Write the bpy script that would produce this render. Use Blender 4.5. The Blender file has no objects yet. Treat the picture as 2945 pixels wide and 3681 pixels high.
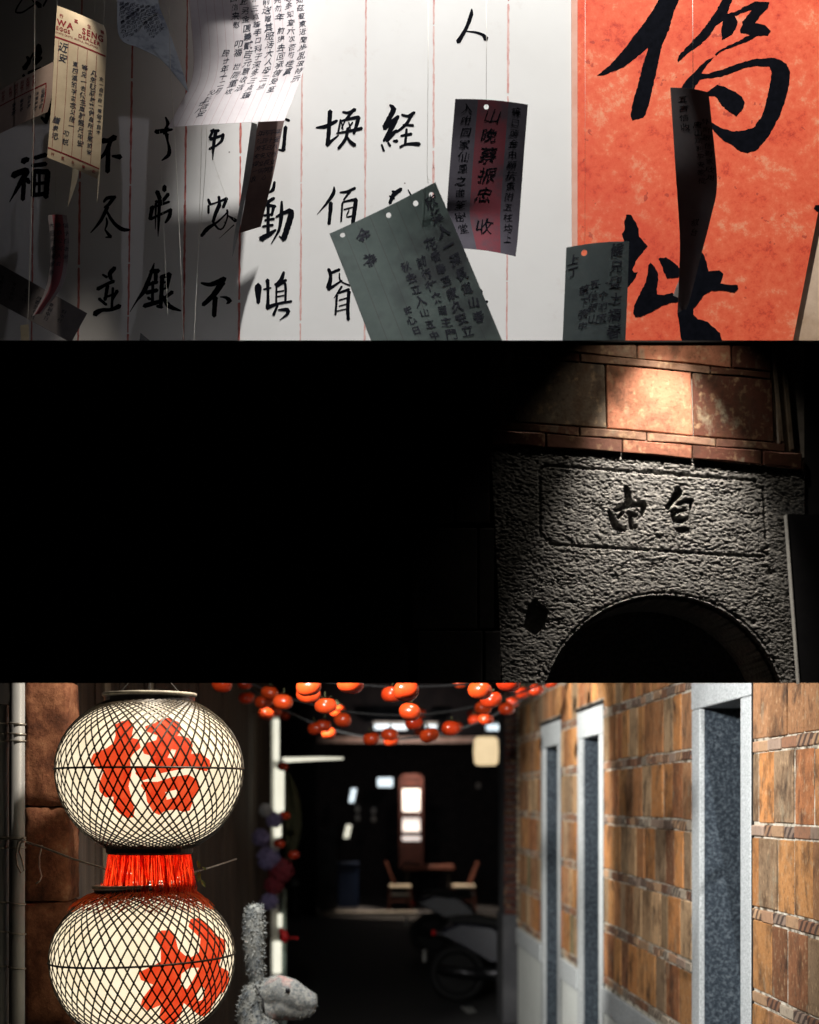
import bpy, bmesh, math, random
import numpy as np
from mathutils import Vector, Matrix
from mathutils.geometry import tessellate_polygon

random.seed(7)
rng = np.random.default_rng(11)
scene = bpy.context.scene
COL = scene.collection
R = math.radians

# ------------------------------------------------------------------ camera
EYE = 2.1
FPX = 5500.0
VX, VY = 1205.0, 2880.0
cam_data = bpy.data.cameras.new('camera')
cam = bpy.data.objects.new('camera', cam_data)
COL.objects.link(cam)
cam.location = (0, 0, EYE)
cam.rotation_euler = (R(90), 0, 0)
cam_data.sensor_width = 36.0
cam_data.lens = 36.0 * FPX / 3681.0
cam_data.shift_x = (1472.5 - VX) / 3681.0
cam_data.shift_y = (VY - 1840.5) / 3681.0
cam_data.clip_start = 0.05
cam_data.clip_end = 600
cam_data.dof.use_dof = True
cam_data.dof.focus_distance = 5.15
cam_data.dof.aperture_fstop = 2.1
scene.camera = cam

# ------------------------------------------------------------------ world: night sky
SUN_EL, SUN_ROT = R(-4), R(200)
world = bpy.data.worlds.new('World')
scene.world = world
world.use_nodes = True
wnt = world.node_tree
sky = wnt.nodes.new('ShaderNodeTexSky')
sky.sky_type = 'NISHITA'
sky.sun_disc = False
sky.sun_elevation = SUN_EL
sky.sun_rotation = SUN_ROT
wnt.links.new(sky.outputs[0], wnt.nodes['Background'].inputs[0])
wnt.nodes['Background'].inputs[1].default_value = 0.0015

scene.view_settings.view_transform = 'Standard'
scene.view_settings.look = 'None'
scene.view_settings.exposure = 0.0
scene.view_settings.gamma = 1.0
scene.render.engine = 'CYCLES'
scene.cycles.use_denoising = True
scene.cycles.max_bounces = 4
scene.cycles.transparent_max_bounces = 8
scene.cycles.use_adaptive_sampling = True
scene.cycles.adaptive_threshold = 0.02
scene.cycles.sample_clamp_indirect = 4.0


def lamp(name, kind, loc, energy, color=(1, 1, 1), target=None, **kw):
    d = bpy.data.lights.new(name, kind)
    d.energy = energy
    d.color = color
    for k, v in kw.items():
        setattr(d, k, v)
    o = bpy.data.objects.new(name, d)
    COL.objects.link(o)
    o.location = loc
    if target is not None:
        o.rotation_euler = (Vector(target) - Vector(loc)).to_track_quat('-Z', 'Y').to_euler()
    return o

# the exhibition spots over the white wall, hung in the ceiling above the frame
lamp('gallery_spot', 'SPOT', (0.78, 4.47, 8.5), 3450, (1.0, 0.985, 0.96), (0.78, 5.2, 4.0),
     spot_size=R(35), spot_blend=0.35, shadow_soft_size=0.03)
lamp('gallery_fill_spot', 'SPOT', (0.1, 4.468, 6.4), 24, (0.92, 0.90, 1.0), (-0.8, 5.2, 4.2),
     spot_size=R(80), spot_blend=0.5, shadow_soft_size=0.012)
lamp('gallery_bill_spot', 'SPOT', (-0.90, 4.84, 5.5), 130, (1.0, 0.9, 0.78), (-0.865, 4.94, 4.36),
     spot_size=R(15), spot_blend=0.6, shadow_soft_size=0.01)
# the wall washer grazing the stone arch
lamp('arch_spot', 'SPOT', (0.945, 4.22, 3.70), 150, (1.0, 0.90, 0.80), (0.955, 4.45, 2.75),
     spot_size=R(50), spot_blend=1.0, shadow_soft_size=0.010)
lamp('arch_spot_spill', 'SPOT', (0.945, 4.22, 3.70), 8, (1.0, 0.89, 0.75), (0.965, 4.45, 2.95),
     spot_size=R(84), spot_blend=1.0, shadow_soft_size=0.010)
# added unseen spots that brighten the tiled wall and the pipes
lamp('added_wall_spot', 'SPOT', (-0.45, 4.80, 3.15), 640, (1.0, 0.985, 0.96), (1.7, 7.6, 1.9),
     spot_size=R(95), spot_blend=0.8, shadow_soft_size=0.12)
lamp('added_far_wall_spot', 'SPOT', (-0.55, 9.2, 3.1), 640, (1.0, 0.975, 0.92), (1.7, 10.9, 1.8),
     spot_size=R(70), spot_blend=0.5, shadow_soft_size=0.10)
lamp('added_pipe_spot', 'SPOT', (-0.15, 4.72, 3.1), 110, (1.0, 0.86, 0.68), (-1.08, 5.35, 1.7),
     spot_size=R(80), spot_blend=0.8, shadow_soft_size=0.05)


# ------------------------------------------------------------------ helpers
def P(sx, sy, Y):
    """point at depth Y behind the photograph's pixel (sx, sy)"""
    return Vector(((sx - VX) * Y / FPX, Y, EYE + (VY - sy) * Y / FPX))


ORG = {}


def link(o, parent=None, org=(0, 0, 0)):
    COL.objects.link(o)
    if parent is not None:
        o.parent = parent
    ORG[o.name] = Vector(org)
    return o


def tag(o, label=None, cat=None, group=None, kind=None):
    if label:
        o['label'] = label
    if cat:
        o['category'] = cat
    if group:
        o['group'] = group
    if kind:
        o['kind'] = kind
    return o


def thing(name, label, cat, loc=(0, 0, 0), group=None, rotz=0.0):
    o = bpy.data.objects.new(name, None)
    o.empty_display_size = 0.05
    link(o, None, loc)
    o.location = loc
    o.rotation_euler = (0, 0, rotz)
    return tag(o, label, cat, group)


def copy_tree(o, parent=None):
    c = o.copy()
    COL.objects.link(c)
    c.parent = parent
    ORG[c.name] = ORG.get(o.name, Vector())
    for ch in list(o.children):
        copy_tree(ch, c)
    return c


class MB:
    def __init__(s):
        s.v, s.f = [], []

    def add(s, vs, fs):
        b = len(s.v)
        s.v.extend([tuple(p) for p in vs])
        s.f.extend([tuple(i + b for i in f) for f in fs])
        return s

    def box(s, lo, hi, bev=0.0):
        x0, y0, z0 = lo
        x1, y1, z1 = hi
        if bev <= 0:
            vs = [(x, y, z) for z in (z0, z1) for y in (y0, y1) for x in (x0, x1)]
            fs = [(0, 2, 3, 1), (4, 5, 7, 6), (0, 1, 5, 4), (2, 6, 7, 3), (0, 4, 6, 2), (1, 3, 7, 5)]
            return s.add(vs, fs)
        bm = bmesh.new()
        bmesh.ops.create_cube(bm, size=1.0)
        for v in bm.verts:
            v.co = Vector(((x0 + x1) / 2 + v.co.x * (x1 - x0), (y0 + y1) / 2 + v.co.y * (y1 - y0), (z0 + z1) / 2 + v.co.z * (z1 - z0)))
        bmesh.ops.bevel(bm, geom=list(bm.edges), offset=bev, segments=1, affect='EDGES', profile=0.5)
        bm.verts.index_update()
        s.add([v.co for v in bm.verts], [[v.index for v in f.verts] for f in bm.faces])
        bm.free()
        return s

    def prism(s, poly, d, bev=0.0):
        """poly: 3D front loop in a plane of constant Y; extruded back by d, edges chamfered"""
        n = len(poly)
        P0 = [Vector(p) for p in poly]
        c = sum(P0, Vector()) / n
        if bev > 0:
            front = []
            for p in P0:
                dd = (c - p)
                front.append(p + dd.normalized() * bev * 1.4)
            mid = [p + Vector((0, bev, 0)) for p in P0]
            back = [p + Vector((0, d, 0)) for p in P0]
            vs = front + mid + back
            fs = [tuple(range(n))]
            for k in range(2):
                for i in range(n):
                    j = (i + 1) % n
                    fs.append((k * n + i, k * n + n + i, k * n + n + j, k * n + j))
            fs.append(tuple(range(3 * n - 1, 2 * n - 1, -1)))
        else:
            back = [p + Vector((0, d, 0)) for p in P0]
            vs = P0 + back
            fs = [tuple(range(n)), tuple(range(2 * n - 1, n - 1, -1))]
            for i in range(n):
                j = (i + 1) % n
                fs.append((i, n + i, n + j, j))
        return s.add(vs, fs)

    def tube(s, pts, r, seg=6, cap=True):
        pts = [Vector(p) for p in pts]
        n = len(pts)
        rs = r if isinstance(r, (list, tuple)) else [r] * n
        vs, fs = [], []
        up = None
        for i, p in enumerate(pts):
            t = (pts[min(i + 1, n - 1)] - pts[max(i - 1, 0)])
            if t.length < 1e-9:
                t = Vector((0, 0, 1))
            t.normalize()
            if up is None:
                a = Vector((0, 0, 1)) if abs(t.z) < 0.9 else Vector((1, 0, 0))
                up = (a - t * a.dot(t)).normalized()
            else:
                up = (up - t * up.dot(t))
                up = up.normalized() if up.length > 1e-6 else t.orthogonal().normalized()
            b = t.cross(up)
            for k in range(seg):
                a = 2 * math.pi * k / seg
                vs.append(p + (up * math.cos(a) + b * math.sin(a)) * rs[i])
        for i in range(n - 1):
            for k in range(seg):
                k2 = (k + 1) % seg
                fs.append((i * seg + k, i * seg + k2, (i + 1) * seg + k2, (i + 1) * seg + k))
        if cap:
            fs.append(tuple(range(seg - 1, -1, -1)))
            fs.append(tuple((n - 1) * seg + k for k in range(seg)))
        return s.add(vs, fs)

    def lathe(s, prof, c=(0, 0, 0), seg=32, axis='Z', M=None):
        """prof: list of (r, h)"""
        vs, fs = [], []
        n = len(prof)
        for (r, h) in prof:
            for k in range(seg):
                a = 2 * math.pi * k / seg
                if axis == 'Z':
                    p = Vector((r * math.cos(a), r * math.sin(a), h))
                elif axis == 'X':
                    p = Vector((h, r * math.cos(a), r * math.sin(a)))
                else:
                    p = Vector((r * math.cos(a), h, r * math.sin(a)))
                if M is not None:
                    p = M @ p
                vs.append(p + Vector(c))
        for i in range(n - 1):
            for k in range(seg):
                k2 = (k + 1) % seg
                fs.append((i * seg + k, i * seg + k2, (i + 1) * seg + k2, (i + 1) * seg + k))
        return s.add(vs, fs)

    def ball(s, c, r, seg=12, rings=8):
        rx, ry, rz = r if isinstance(r, (tuple, list)) else (r, r, r)
        vs = [(c[0], c[1], c[2] + rz)]
        for i in range(1, rings):
            t = math.pi * i / rings
            for k in range(seg):
                a = 2 * math.pi * k / seg
                vs.append((c[0] + rx * math.sin(t) * math.cos(a), c[1] + ry * math.sin(t) * math.sin(a), c[2] + rz * math.cos(t)))
        vs.append((c[0], c[1], c[2] - rz))
        fs = []
        for k in range(seg):
            k2 = (k + 1) % seg
            fs.append((0, 1 + k, 1 + k2))
            for i in range(rings - 2):
                fs.append((1 + i * seg + k, 1 + (i + 1) * seg + k, 1 + (i + 1) * seg + k2, 1 + i * seg + k2))
            b = 1 + (rings - 2) * seg
            fs.append((len(vs) - 1, b + k2, b + k))
        return s.add(vs, fs)

    def build(s, name, mat, parent=None, smooth=False, uv=None, color=None):
        org = ORG[parent.name] if parent is not None else Vector()
        me = bpy.data.meshes.new(name)
        arr = np.array(s.v, dtype=float).reshape(-1, 3) - np.array(org)
        me.from_pydata(arr.tolist(), [], s.f)
        if uv is not None:
            l = me.uv_layers.new(name='UVMap')
            idx = np.zeros(len(me.loops), dtype=int)
            me.loops.foreach_get('vertex_index', idx)
            l.data.foreach_set('uv', np.asarray(uv, dtype=float)[idx].ravel())
        if mat is not None:
            me.materials.append(mat)
        if smooth:
            me.polygons.foreach_set('use_smooth', [True] * len(me.polygons))
        me.update()
        o = bpy.data.objects.new(name, me)
        link(o, parent, org)
        if color is not None:
            o.color = (*color, 1)
        return o


# ------------------------------------------------------------------ materials
class G:
    """tiny node-graph writer"""
    def __init__(s, name):
        s.m = bpy.data.materials.new(name)
        s.m.use_nodes = True
        s.nt = s.m.node_tree
        s.b = s.nt.nodes['Principled BSDF']
        s.out = s.nt.nodes['Material Output']

    def n(s, t, **kw):
        nd = s.nt.nodes.new(t)
        for k, v in kw.items():
            setattr(nd, k, v)
        return nd

    def l(s, a, b):
        s.nt.links.new(a, b)

    def put(s, sock, v):
        if isinstance(v, bpy.types.NodeSocket):
            s.l(v, sock)
        elif isinstance(v, (tuple, list)) and len(v) == 3 and sock.type == 'RGBA':
            sock.default_value = (*v, 1)
        else:
            sock.default_value = v

    def math(s, op, a, b=0.0, c=None):
        nd = s.n('ShaderNodeMath', operation=op)
        s.put(nd.inputs[0], a)
        s.put(nd.inputs[1], b)
        if c is not None:
            s.put(nd.inputs[2], c)
        return nd.outputs[0]

    def mix(s, f, a, b, mode='MIX'):
        nd = s.n('ShaderNodeMix', data_type='RGBA', blend_type=mode)
        s.put(nd.inputs[0], f)
        s.put(nd.inputs[6], a)
        s.put(nd.inputs[7], b)
        return nd.outputs[2]

    def ramp(s, f, stops):
        nd = s.n('ShaderNodeValToRGB')
        s.put(nd.inputs[0], f)
        el = nd.color_ramp.elements
        while len(el) < len(stops):
            el.new(0.5)
        for e, (p, c) in zip(el, stops):
            e.position = p
            e.color = (*c, 1) if isinstance(c, (tuple, list)) else (c, c, c, 1)
        return nd.outputs[0]

    def coord(s, which='Object', scale=(1, 1, 1), rnd=False):
        if which == 'Position':
            v = s.n('ShaderNodeNewGeometry').outputs['Position']
        else:
            v = s.n('ShaderNodeTexCoord').outputs[which]
        mp = s.n('ShaderNodeMapping')
        s.l(v, mp.inputs[0])
        mp.inputs[3].default_value = scale
        if rnd:
            oi = s.n('ShaderNodeObjectInfo')
            r = s.math('MULTIPLY', oi.outputs['Random'], 57.0)
            cx = s.n('ShaderNodeCombineXYZ')
            for i in range(3):
                s.l(r, cx.inputs[i])
            s.l(cx.outputs[0], mp.inputs[1])
        return mp.outputs[0]

    def noise(s, vec, scale=5, detail=4, rough=0.55, dist=0.0):
        nd = s.n('ShaderNodeTexNoise')
        s.l(vec, nd.inputs['Vector'])
        nd.inputs['Scale'].default_value = scale
        nd.inputs['Detail'].default_value = detail
        nd.inputs['Roughness'].default_value = rough
        nd.inputs['Distortion'].default_value = dist
        return nd.outputs[0]

    def bump(s, h, strength=0.3, dist=0.01):
        nd = s.n('ShaderNodeBump')
        nd.inputs['Strength'].default_value = strength
        nd.inputs['Distance'].default_value = dist
        s.l(h, nd.inputs['Height'])
        s.l(nd.outputs[0], s.b.inputs['Normal'])

    def done(s, color=None, rough=None, spec=None):
        if color is not None:
            s.put(s.b.inputs['Base Color'], color)
        if rough is not None:
            s.put(s.b.inputs['Roughness'], rough)
        if spec is not None:
            s.b.inputs['Specular IOR Level'].default_value = spec
        return s.m


def mottled(name, c1, c2, scale=6, rough=0.8, bump=0.2, bdist=0.004, stretch=(1, 1, 1), spec=0.3, which='Position', rnd=False, detail=5, lo=0.35, hi=0.65, metal=0.0):
    g = G(name)
    v = g.coord(which, stretch, rnd)
    n1 = g.noise(v, scale, detail, 0.6)
    c = g.ramp(n1, [(lo, c1), (hi, c2)])
    if bump > 0:
        g.bump(g.noise(v, scale * 4, 4, 0.65), bump, bdist)
    g.b.inputs['Metallic'].default_value = metal
    return g.done(c, rough, spec)


def emit(name, c, strength):
    g = G(name)
    v = g.coord('Position')
    n = g.noise(v, 9, 3)
    k = g.ramp(n, [(0.3, tuple(x * 0.86 for x in c)), (0.7, c)])
    g.put(g.b.inputs['Emission Color'], k)
    g.b.inputs['Emission Strength'].default_value = strength
    return g.done((0.6, 0.6, 0.58), 0.7)


M = {}
# white exhibition board, speckled and smudged
g = G('white_board')
v = g.coord('Position')
big = g.noise(v, 2.2, 4, 0.6)
sm = g.noise(v, 9, 6, 0.7)
c = g.mix(g.ramp(big, [(0.4, 0.0), (0.75, 1.0)]), (0.80, 0.79, 0.765), (0.74, 0.725, 0.70))
c = g.mix(g.math('MULTIPLY', g.ramp(sm, [(0.60, 0.0), (0.75, 1.0)]), 0.35), c, (0.62, 0.56, 0.51))
spk = g.n('ShaderNodeTexVoronoi')
g.l(v, spk.inputs['Vector'])
spk.inputs['Scale'].default_value = 11
sp = g.math('MULTIPLY', g.math('LESS_THAN', spk.outputs['Distance'], 0.035), g.math('GREATER_THAN', g.noise(v, 3.7, 2), 0.52))
c = g.mix(g.math('MULTIPLY', sp, 0.75), c, (0.2, 0.17, 0.15))
g.bump(g.noise(v, 60, 4), 0.05, 0.002)
M['white_board'] = g.done(c, 0.75, 0.2)

# red paper banner, mottled
g = G('red_paper')
v = g.coord('Position')
n1 = g.noise(v, 5, 8, 0.72)
n2 = g.noise(v, 1.3, 3, 0.5)
n3 = g.noise(v, 38, 6, 0.75)
c = g.ramp(g.math('ADD', g.math('MULTIPLY', n1, 0.6), g.math('MULTIPLY', n3, 0.4)),
           [(0.36, (0.50, 0.028, 0.012)), (0.45, (0.84, 0.105, 0.040)), (0.54, (0.90, 0.16, 0.066)), (0.64, (0.92, 0.40, 0.22))])
c = g.mix(g.ramp(n2, [(0.45, 0.0), (0.75, 0.6)]), c, (0.72, 0.06, 0.03))
fl = g.math('GREATER_THAN', g.noise(v, 24, 3, 0.5), 0.70)
c = g.mix(g.math('MULTIPLY', fl, 0.6), c, (0.38, 0.03, 0.02))
g.bump(n3, 0.15, 0.002)
M['red_paper'] = g.done(c, 0.7, 0.25)
M['salmon'] = mottled('salmon_edge', (0.72, 0.36, 0.26), (0.78, 0.46, 0.36), 12, 0.8, 0.1)
M['tan_stone'] = mottled('tan_stone', (0.50, 0.34, 0.22), (0.70, 0.52, 0.37), 7, 0.8, 0.2)
M['ink'] = mottled('black_ink', (0.0015, 0.002, 0.004), (0.004, 0.0045, 0.008), 60, 0.95, 0.0, spec=0.03)
M['ink_soft'] = mottled('brush_ink', (0.02, 0.022, 0.032), (0.06, 0.062, 0.08), 120, 0.8, 0.0, spec=0.1)
M['ink_red'] = mottled('red_print', (0.20, 0.012, 0.018), (0.27, 0.02, 0.025), 120, 0.8, 0.0, spec=0.1)
M['line_red'] = mottled('red_ruled_line', (0.33, 0.05, 0.045), (0.66, 0.24, 0.20), 30, 0.8, 0.0, lo=0.3, hi=0.62)
M['line_pale'] = mottled('faded_red_line', (0.62, 0.30, 0.27), (0.74, 0.52, 0.48), 30, 0.8, 0.0, lo=0.35, hi=0.6)
M['thread'] = mottled('white_thread', (0.6, 0.58, 0.5), (0.75, 0.73, 0.65), 80, 0.6, 0.0)

# dark gate wall
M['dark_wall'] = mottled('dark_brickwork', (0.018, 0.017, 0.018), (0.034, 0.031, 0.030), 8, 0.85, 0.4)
M['black_board'] = mottled('black_board', (0.010, 0.010, 0.012), (0.02, 0.02, 0.022), 8, 0.6, 0.1)
M['board_edge'] = mottled('board_edge', (0.6, 0.6, 0.56), (0.75, 0.75, 0.70), 20, 0.5, 0.0)
M['mortar_dark'] = mottled('mortar', (0.38, 0.34, 0.29), (0.55, 0.50, 0.44), 30, 0.9, 0.5)
g = G('chiselled_granite')
v = g.coord('Position')
c = g.ramp(g.noise(v, 90, 5, 0.75), [(0.35, (0.07, 0.07, 0.068)), (0.5, (0.17, 0.167, 0.157)), (0.66, (0.31, 0.30, 0.275))])
c = g.mix(g.ramp(g.noise(v, 4, 4), [(0.45, 0.0), (0.75, 0.5)]), c, (0.09, 0.088, 0.082))
g.bump(g.noise(v, 260, 3), 0.4, 0.001)
M['granite_rough'] = g.done(c, 0.8, 0.3)


def tile_material(name, streak, stain, joint_bump=0.35):
    """fired clay: its own colour per piece, vertical firing streaks and soot"""
    g = G(name)
    oi = g.n('ShaderNodeObjectInfo')
    v = g.coord('Position', (1, 1, streak), True)
    v2 = g.coord('Position', (1, 1, 1), True)
    base = oi.outputs['Color']
    n1 = g.noise(v, 9, 6, 0.66)
    c = g.mix(g.ramp(n1, [(0.30, 0.9), (0.52, 0.0)]), base, (0.10, 0.052, 0.028))
    n1b = g.noise(v, 41, 5, 0.6)
    c = g.mix(g.math('MULTIPLY', g.ramp(n1b, [(0.55, 0.0), (0.72, 1.0)]), 0.65), c, (0.52, 0.36, 0.21))
    v3 = g.coord('Position', (1, 1, .55), True)
    n2 = g.noise(v3, 7, 8, 0.68, .4)
    c = g.mix(g.math('MULTIPLY', g.ramp(n2, [(0.53, 0.0), (0.68, 1.0)]), stain), c, (0.034, 0.024, 0.020))
    n4 = g.noise(v3, 13, 6, 0.7, .3)
    c = g.mix(g.math('MULTIPLY', g.ramp(n4, [(0.58, 0.0), (0.68, 1.0)]), .55), c, (0.30, 0.27, 0.19))
    n3 = g.noise(v2, 90, 4, 0.7)
    c = g.mix(g.math('MULTIPLY', g.ramp(n3, [(0.54, 0.0), (0.68, 1.0)]), 0.6), c, (0.075, 0.042, 0.026))
    g.bump(g.math('ADD', g.math('MULTIPLY', n1, 0.6), g.noise(v2, 55, 5, 0.7)), joint_bump, 0.004)
    return g.done(c, 0.88, 0.15)


M['tile'] = tile_material('clay_tile', 0.85, 0.95, 0.7)
M['gate_tile'] = tile_material('gate_clay_tile', 0.8, 0.75, 0.5)
# small band bricks with slanting dark strokes
g = G('band_brick')
oi = g.n('ShaderNodeObjectInfo')
v = g.coord('Position', (1, 1, 1), True)
wv = g.n('ShaderNodeTexWave')
g.l(v, wv.inputs['Vector'])
wv.bands_direction = 'DIAGONAL'
wv.inputs['Scale'].default_value = 11
wv.inputs['Distortion'].default_value = 1.5
st = g.math('MULTIPLY', g.ramp(wv.outputs['Fac'], [(0.52, 0.0), (0.62, 1.0)]), g.math('GREATER_THAN', oi.outputs['Random'], 0.45))
c = g.mix(g.math('MULTIPLY', st, 0.85), oi.outputs['Color'], (0.045, 0.03, 0.028))
n2 = g.noise(v, 40, 5, 0.7)
c = g.mix(g.ramp(n2, [(0.5, 0.0), (0.75, 0.7)]), c, (0.10, 0.07, 0.05))
g.bump(n2, 0.5, 0.004)
M['band'] = g.done(c, 0.8, 0.25)
# lime joint
g = G('lime_joint')
v = g.coord('Position')
n1 = g.noise(v, 14, 5, 0.7)
c = g.ramp(n1, [(0.38, (0.10, 0.075, 0.05)), (0.52, (0.52, 0.47, 0.38)), (0.7, (0.74, 0.70, 0.61))])
g.bump(g.noise(v, 90, 4), 0.6, 0.004)
M['joint'] = g.done(c, 0.9, 0.2)
# sawn granite, pale
def granite(name, lo, mid, hi, scale=150, low=0.33, high=0.67):
    g = G(name)
    v = g.coord('Position')
    n1 = g.noise(v, scale, 4, 0.75)
    c = g.ramp(n1, [(low, lo), (0.5, mid), (high, hi)])
    n2 = g.noise(v, 3, 4, 0.6)
    c = g.mix(g.ramp(n2, [(0.45, 0.0), (0.8, 0.35)]), c, tuple(x * 0.72 for x in mid))
    g.bump(n1, 0.25, 0.002)
    return g.done(c, 0.7, 0.3)
M['granite_pale'] = granite('pale_granite', (0.20, 0.22, 0.225), (0.46, 0.485, 0.49), (0.64, 0.66, 0.665), 110)
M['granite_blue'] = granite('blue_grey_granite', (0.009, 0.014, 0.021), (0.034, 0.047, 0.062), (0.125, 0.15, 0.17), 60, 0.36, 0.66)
M['plinth'] = granite('plinth_granite', (0.42, 0.45, 0.43), (0.60, 0.62, 0.59), (0.70, 0.72, 0.69), 110)
M['dark_wood'] = mottled('dark_wood', (0.008, 0.008, 0.009), (0.022, 0.018, 0.016), 9, 0.6, 0.2, stretch=(1, 1, 0.1))
M['plank'] = mottled('weathered_plank', (0.028, 0.020, 0.016), (0.10, 0.070, 0.05), 16, 0.8, 0.4, stretch=(1, 1, 0.06), rnd=True)
M['plank_pale'] = mottled('pale_plank', (0.22, 0.18, 0.13), (0.40, 0.35, 0.27), 16, 0.8, 0.4, stretch=(1, 1, 0.06), rnd=True)
M['pipe'] = mottled('grey_pipe', (0.20, 0.215, 0.235), (0.34, 0.35, 0.36), 14, 0.45, 0.15, stretch=(1, 1, 0.2))
M['wire'] = mottled('steel_wire', (0.25, 0.24, 0.22), (0.45, 0.43, 0.40), 60, 0.4, 0.0, metal=0.7)
M['cable'] = mottled('black_cable', (0.012, 0.012, 0.013), (0.03, 0.03, 0.03), 60, 0.5, 0.0)
g = G('red_sandstone')
v = g.coord('Position', (1, 1, 1), True)
n1 = g.noise(v, 9, 7, 0.72)
c = g.ramp(n1, [(0.3, (0.035, 0.014, 0.010)), (0.48, (0.15, 0.058, 0.032)), (0.62, (0.27, 0.12, 0.066)), (0.75, (0.38, 0.25, 0.155))])
g.bump(g.noise(v, 45, 6, 0.72), 0.8, 0.008)
M['sandstone'] = g.done(c, 0.85, 0.2)
M['bamboo'] = mottled('black_bamboo', (0.012, 0.010, 0.008), (0.045, 0.034, 0.022), 40, 0.45, 0.1)
M['lit_ring_rim'] = mottled('lit_grey_rim', (0.22, 0.21, 0.18), (0.42, 0.40, 0.34), 30, 0.5, 0.1)  # pale band: light from above put into the ring's colour
M['black_lacquer'] = mottled('black_lacquer', (0.012, 0.012, 0.014), (0.03, 0.03, 0.032), 20, 0.3, 0.0)

# lantern paper: a bulb inside makes it glow, in mottled cream tones
g = G('lantern_paper')
tc = g.n('ShaderNodeTexCoord')
sep = g.n('ShaderNodeSeparateXYZ')
g.l(tc.outputs['Object'], sep.inputs[0])
v = g.coord('Object')
n1 = g.noise(v, 7, 5, 0.65)
n2 = g.noise(v, 45, 4, 0.6)
c = g.mix(g.ramp(n1, [(0.4, 0.0), (0.68, 0.55)]), (1.0, 0.84, 0.58), (0.84, 0.645, 0.40))
c = g.mix(g.math('MULTIPLY', g.ramp(n2, [(0.5, 0.0), (0.75, 1.0)]), 0.25), c, (0.95, 0.90, 0.80))
g.put(g.b.inputs['Emission Color'], c)
g.put(g.b.inputs['Emission Strength'], 1.15)
M['lantern_paper'] = g.done((0.35, 0.34, 0.30), 0.8, 0.2)
g = G('lantern_red_paper')
v = g.coord('Position')
c = g.ramp(g.noise(v, 30, 4), [(0.35, (0.84, 0.055, 0.014)), (0.7, (0.95, 0.11, 0.032))])
g.put(g.b.inputs['Emission Color'], c)
g.put(g.b.inputs['Emission Strength'], 0.95)
M['lantern_red'] = g.done((0.20, 0.02, 0.01), 0.8, 0.2)
g = G('red_fringe')
oi = g.n('ShaderNodeObjectInfo')
v = g.coord('Position', (60, 60, 4))
c = g.ramp(g.noise(v, 3, 3), [(0.38, (0.40, 0.014, 0.005)), (0.55, (0.82, 0.055, 0.012)), (0.75, (0.92, 0.18, 0.04))])
tr = g.n('ShaderNodeBsdfTranslucent')
g.l(c, tr.inputs[0])
mx = g.n('ShaderNodeMixShader')
mx.inputs[0].default_value = 0.6
g.l(g.b.outputs[0], mx.inputs[1])
g.l(tr.outputs[0], mx.inputs[2])
g.l(mx.outputs[0], g.out.inputs[0])
M['fringe'] = g.done(c, 0.6, 0.2)
M['strand'] = mottled('lit_red_strand', (0.80, 0.07, 0.015), (0.95, 0.24, 0.06), 40, 0.6, 0.0)  # lighter copy of the fringe red: lantern light put into the colour
g = G('persimmon_skin')
v = g.coord('Object', (1, 1, 1), True)
c = g.ramp(g.noise(v, 9, 4), [(0.3, (0.36, 0.018, 0.004)), (0.7, (0.50, 0.038, 0.007))])
c = g.mix(g.math('MULTIPLY', g.n('ShaderNodeObjectInfo').outputs['Random'], .6), c, (0.54, 0.062, 0.010))
c = g.mix(g.ramp(g.noise(v, 34, 4, .7), [(0.6, 0.0), (0.75, .5)]), c, (0.20, 0.02, 0.006))
g.bump(g.noise(v, 30, 2), 0.05, 0.003)
M['persimmon'] = g.done(c, g.ramp(g.noise(v, 14, 3), [(0.35, 0.14), (0.7, 0.34)]), 0.5)
M['calyx'] = mottled('persimmon_calyx', (0.03, 0.035, 0.012), (0.08, 0.075, 0.03), 30, 0.8, 0.3, which='Object')
M['leaf'] = mottled('small_leaf', (0.06, 0.10, 0.02), (0.16, 0.20, 0.05), 20, 0.5, 0.1)
M['glow_white'] = emit('white_glow', (1.0, 0.97, 0.78), 0.95)
M['glow_warm'] = emit('warm_paper_lamp', (1.0, 0.76, 0.44), 0.95)
M['glow_pane'] = emit('lit_paper_pane', (1.0, 0.86, 0.78), 1.05)
M['glow_cool'] = emit('cool_tube_lamp', (0.80, 0.93, 1.0), 1.5)
M['pink_wood'] = mottled('pale_pink_beam', (0.55, 0.38, 0.32), (0.70, 0.52, 0.45), 12, 0.6, 0.1)
M['red_wood'] = mottled('red_lacquered_wood', (0.022, 0.006, 0.005), (0.05, 0.014, 0.010), 12, 0.5, 0.1)
M['chair_wood'] = mottled('chair_wood', (0.11, 0.04, 0.028), (0.17, 0.065, 0.045), 14, 0.5, 0.1, stretch=(1, 1, 0.2))
M['seat_pad'] = mottled('cream_seat', (0.66, 0.58, 0.44), (0.76, 0.68, 0.54), 14, 0.7, 0.1)
M['grey_wall'] = mottled('grey_render', (0.06, 0.06, 0.066), (0.10, 0.10, 0.105), 5, 0.85, 0.3)
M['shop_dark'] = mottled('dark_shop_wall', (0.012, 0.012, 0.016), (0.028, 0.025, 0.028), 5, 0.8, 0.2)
M['blue'] = mottled('blue_plastic', (0.005, 0.014, 0.045), (0.009, 0.022, 0.06), 8, 0.5, 0.05)
M['white_post'] = mottled('white_painted_post', (0.5, 0.5, 0.47), (0.7, 0.7, 0.66), 12, 0.6, 0.2)
M['green_post'] = mottled('grey_green_post', (0.14, 0.19, 0.17), (0.24, 0.30, 0.27), 12, 0.6, 0.2)
M['floor_tile'] = mottled('pale_floor', (0.5, 0.46, 0.40), (0.62, 0.58, 0.52), 5, 0.4, 0.05)
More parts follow.
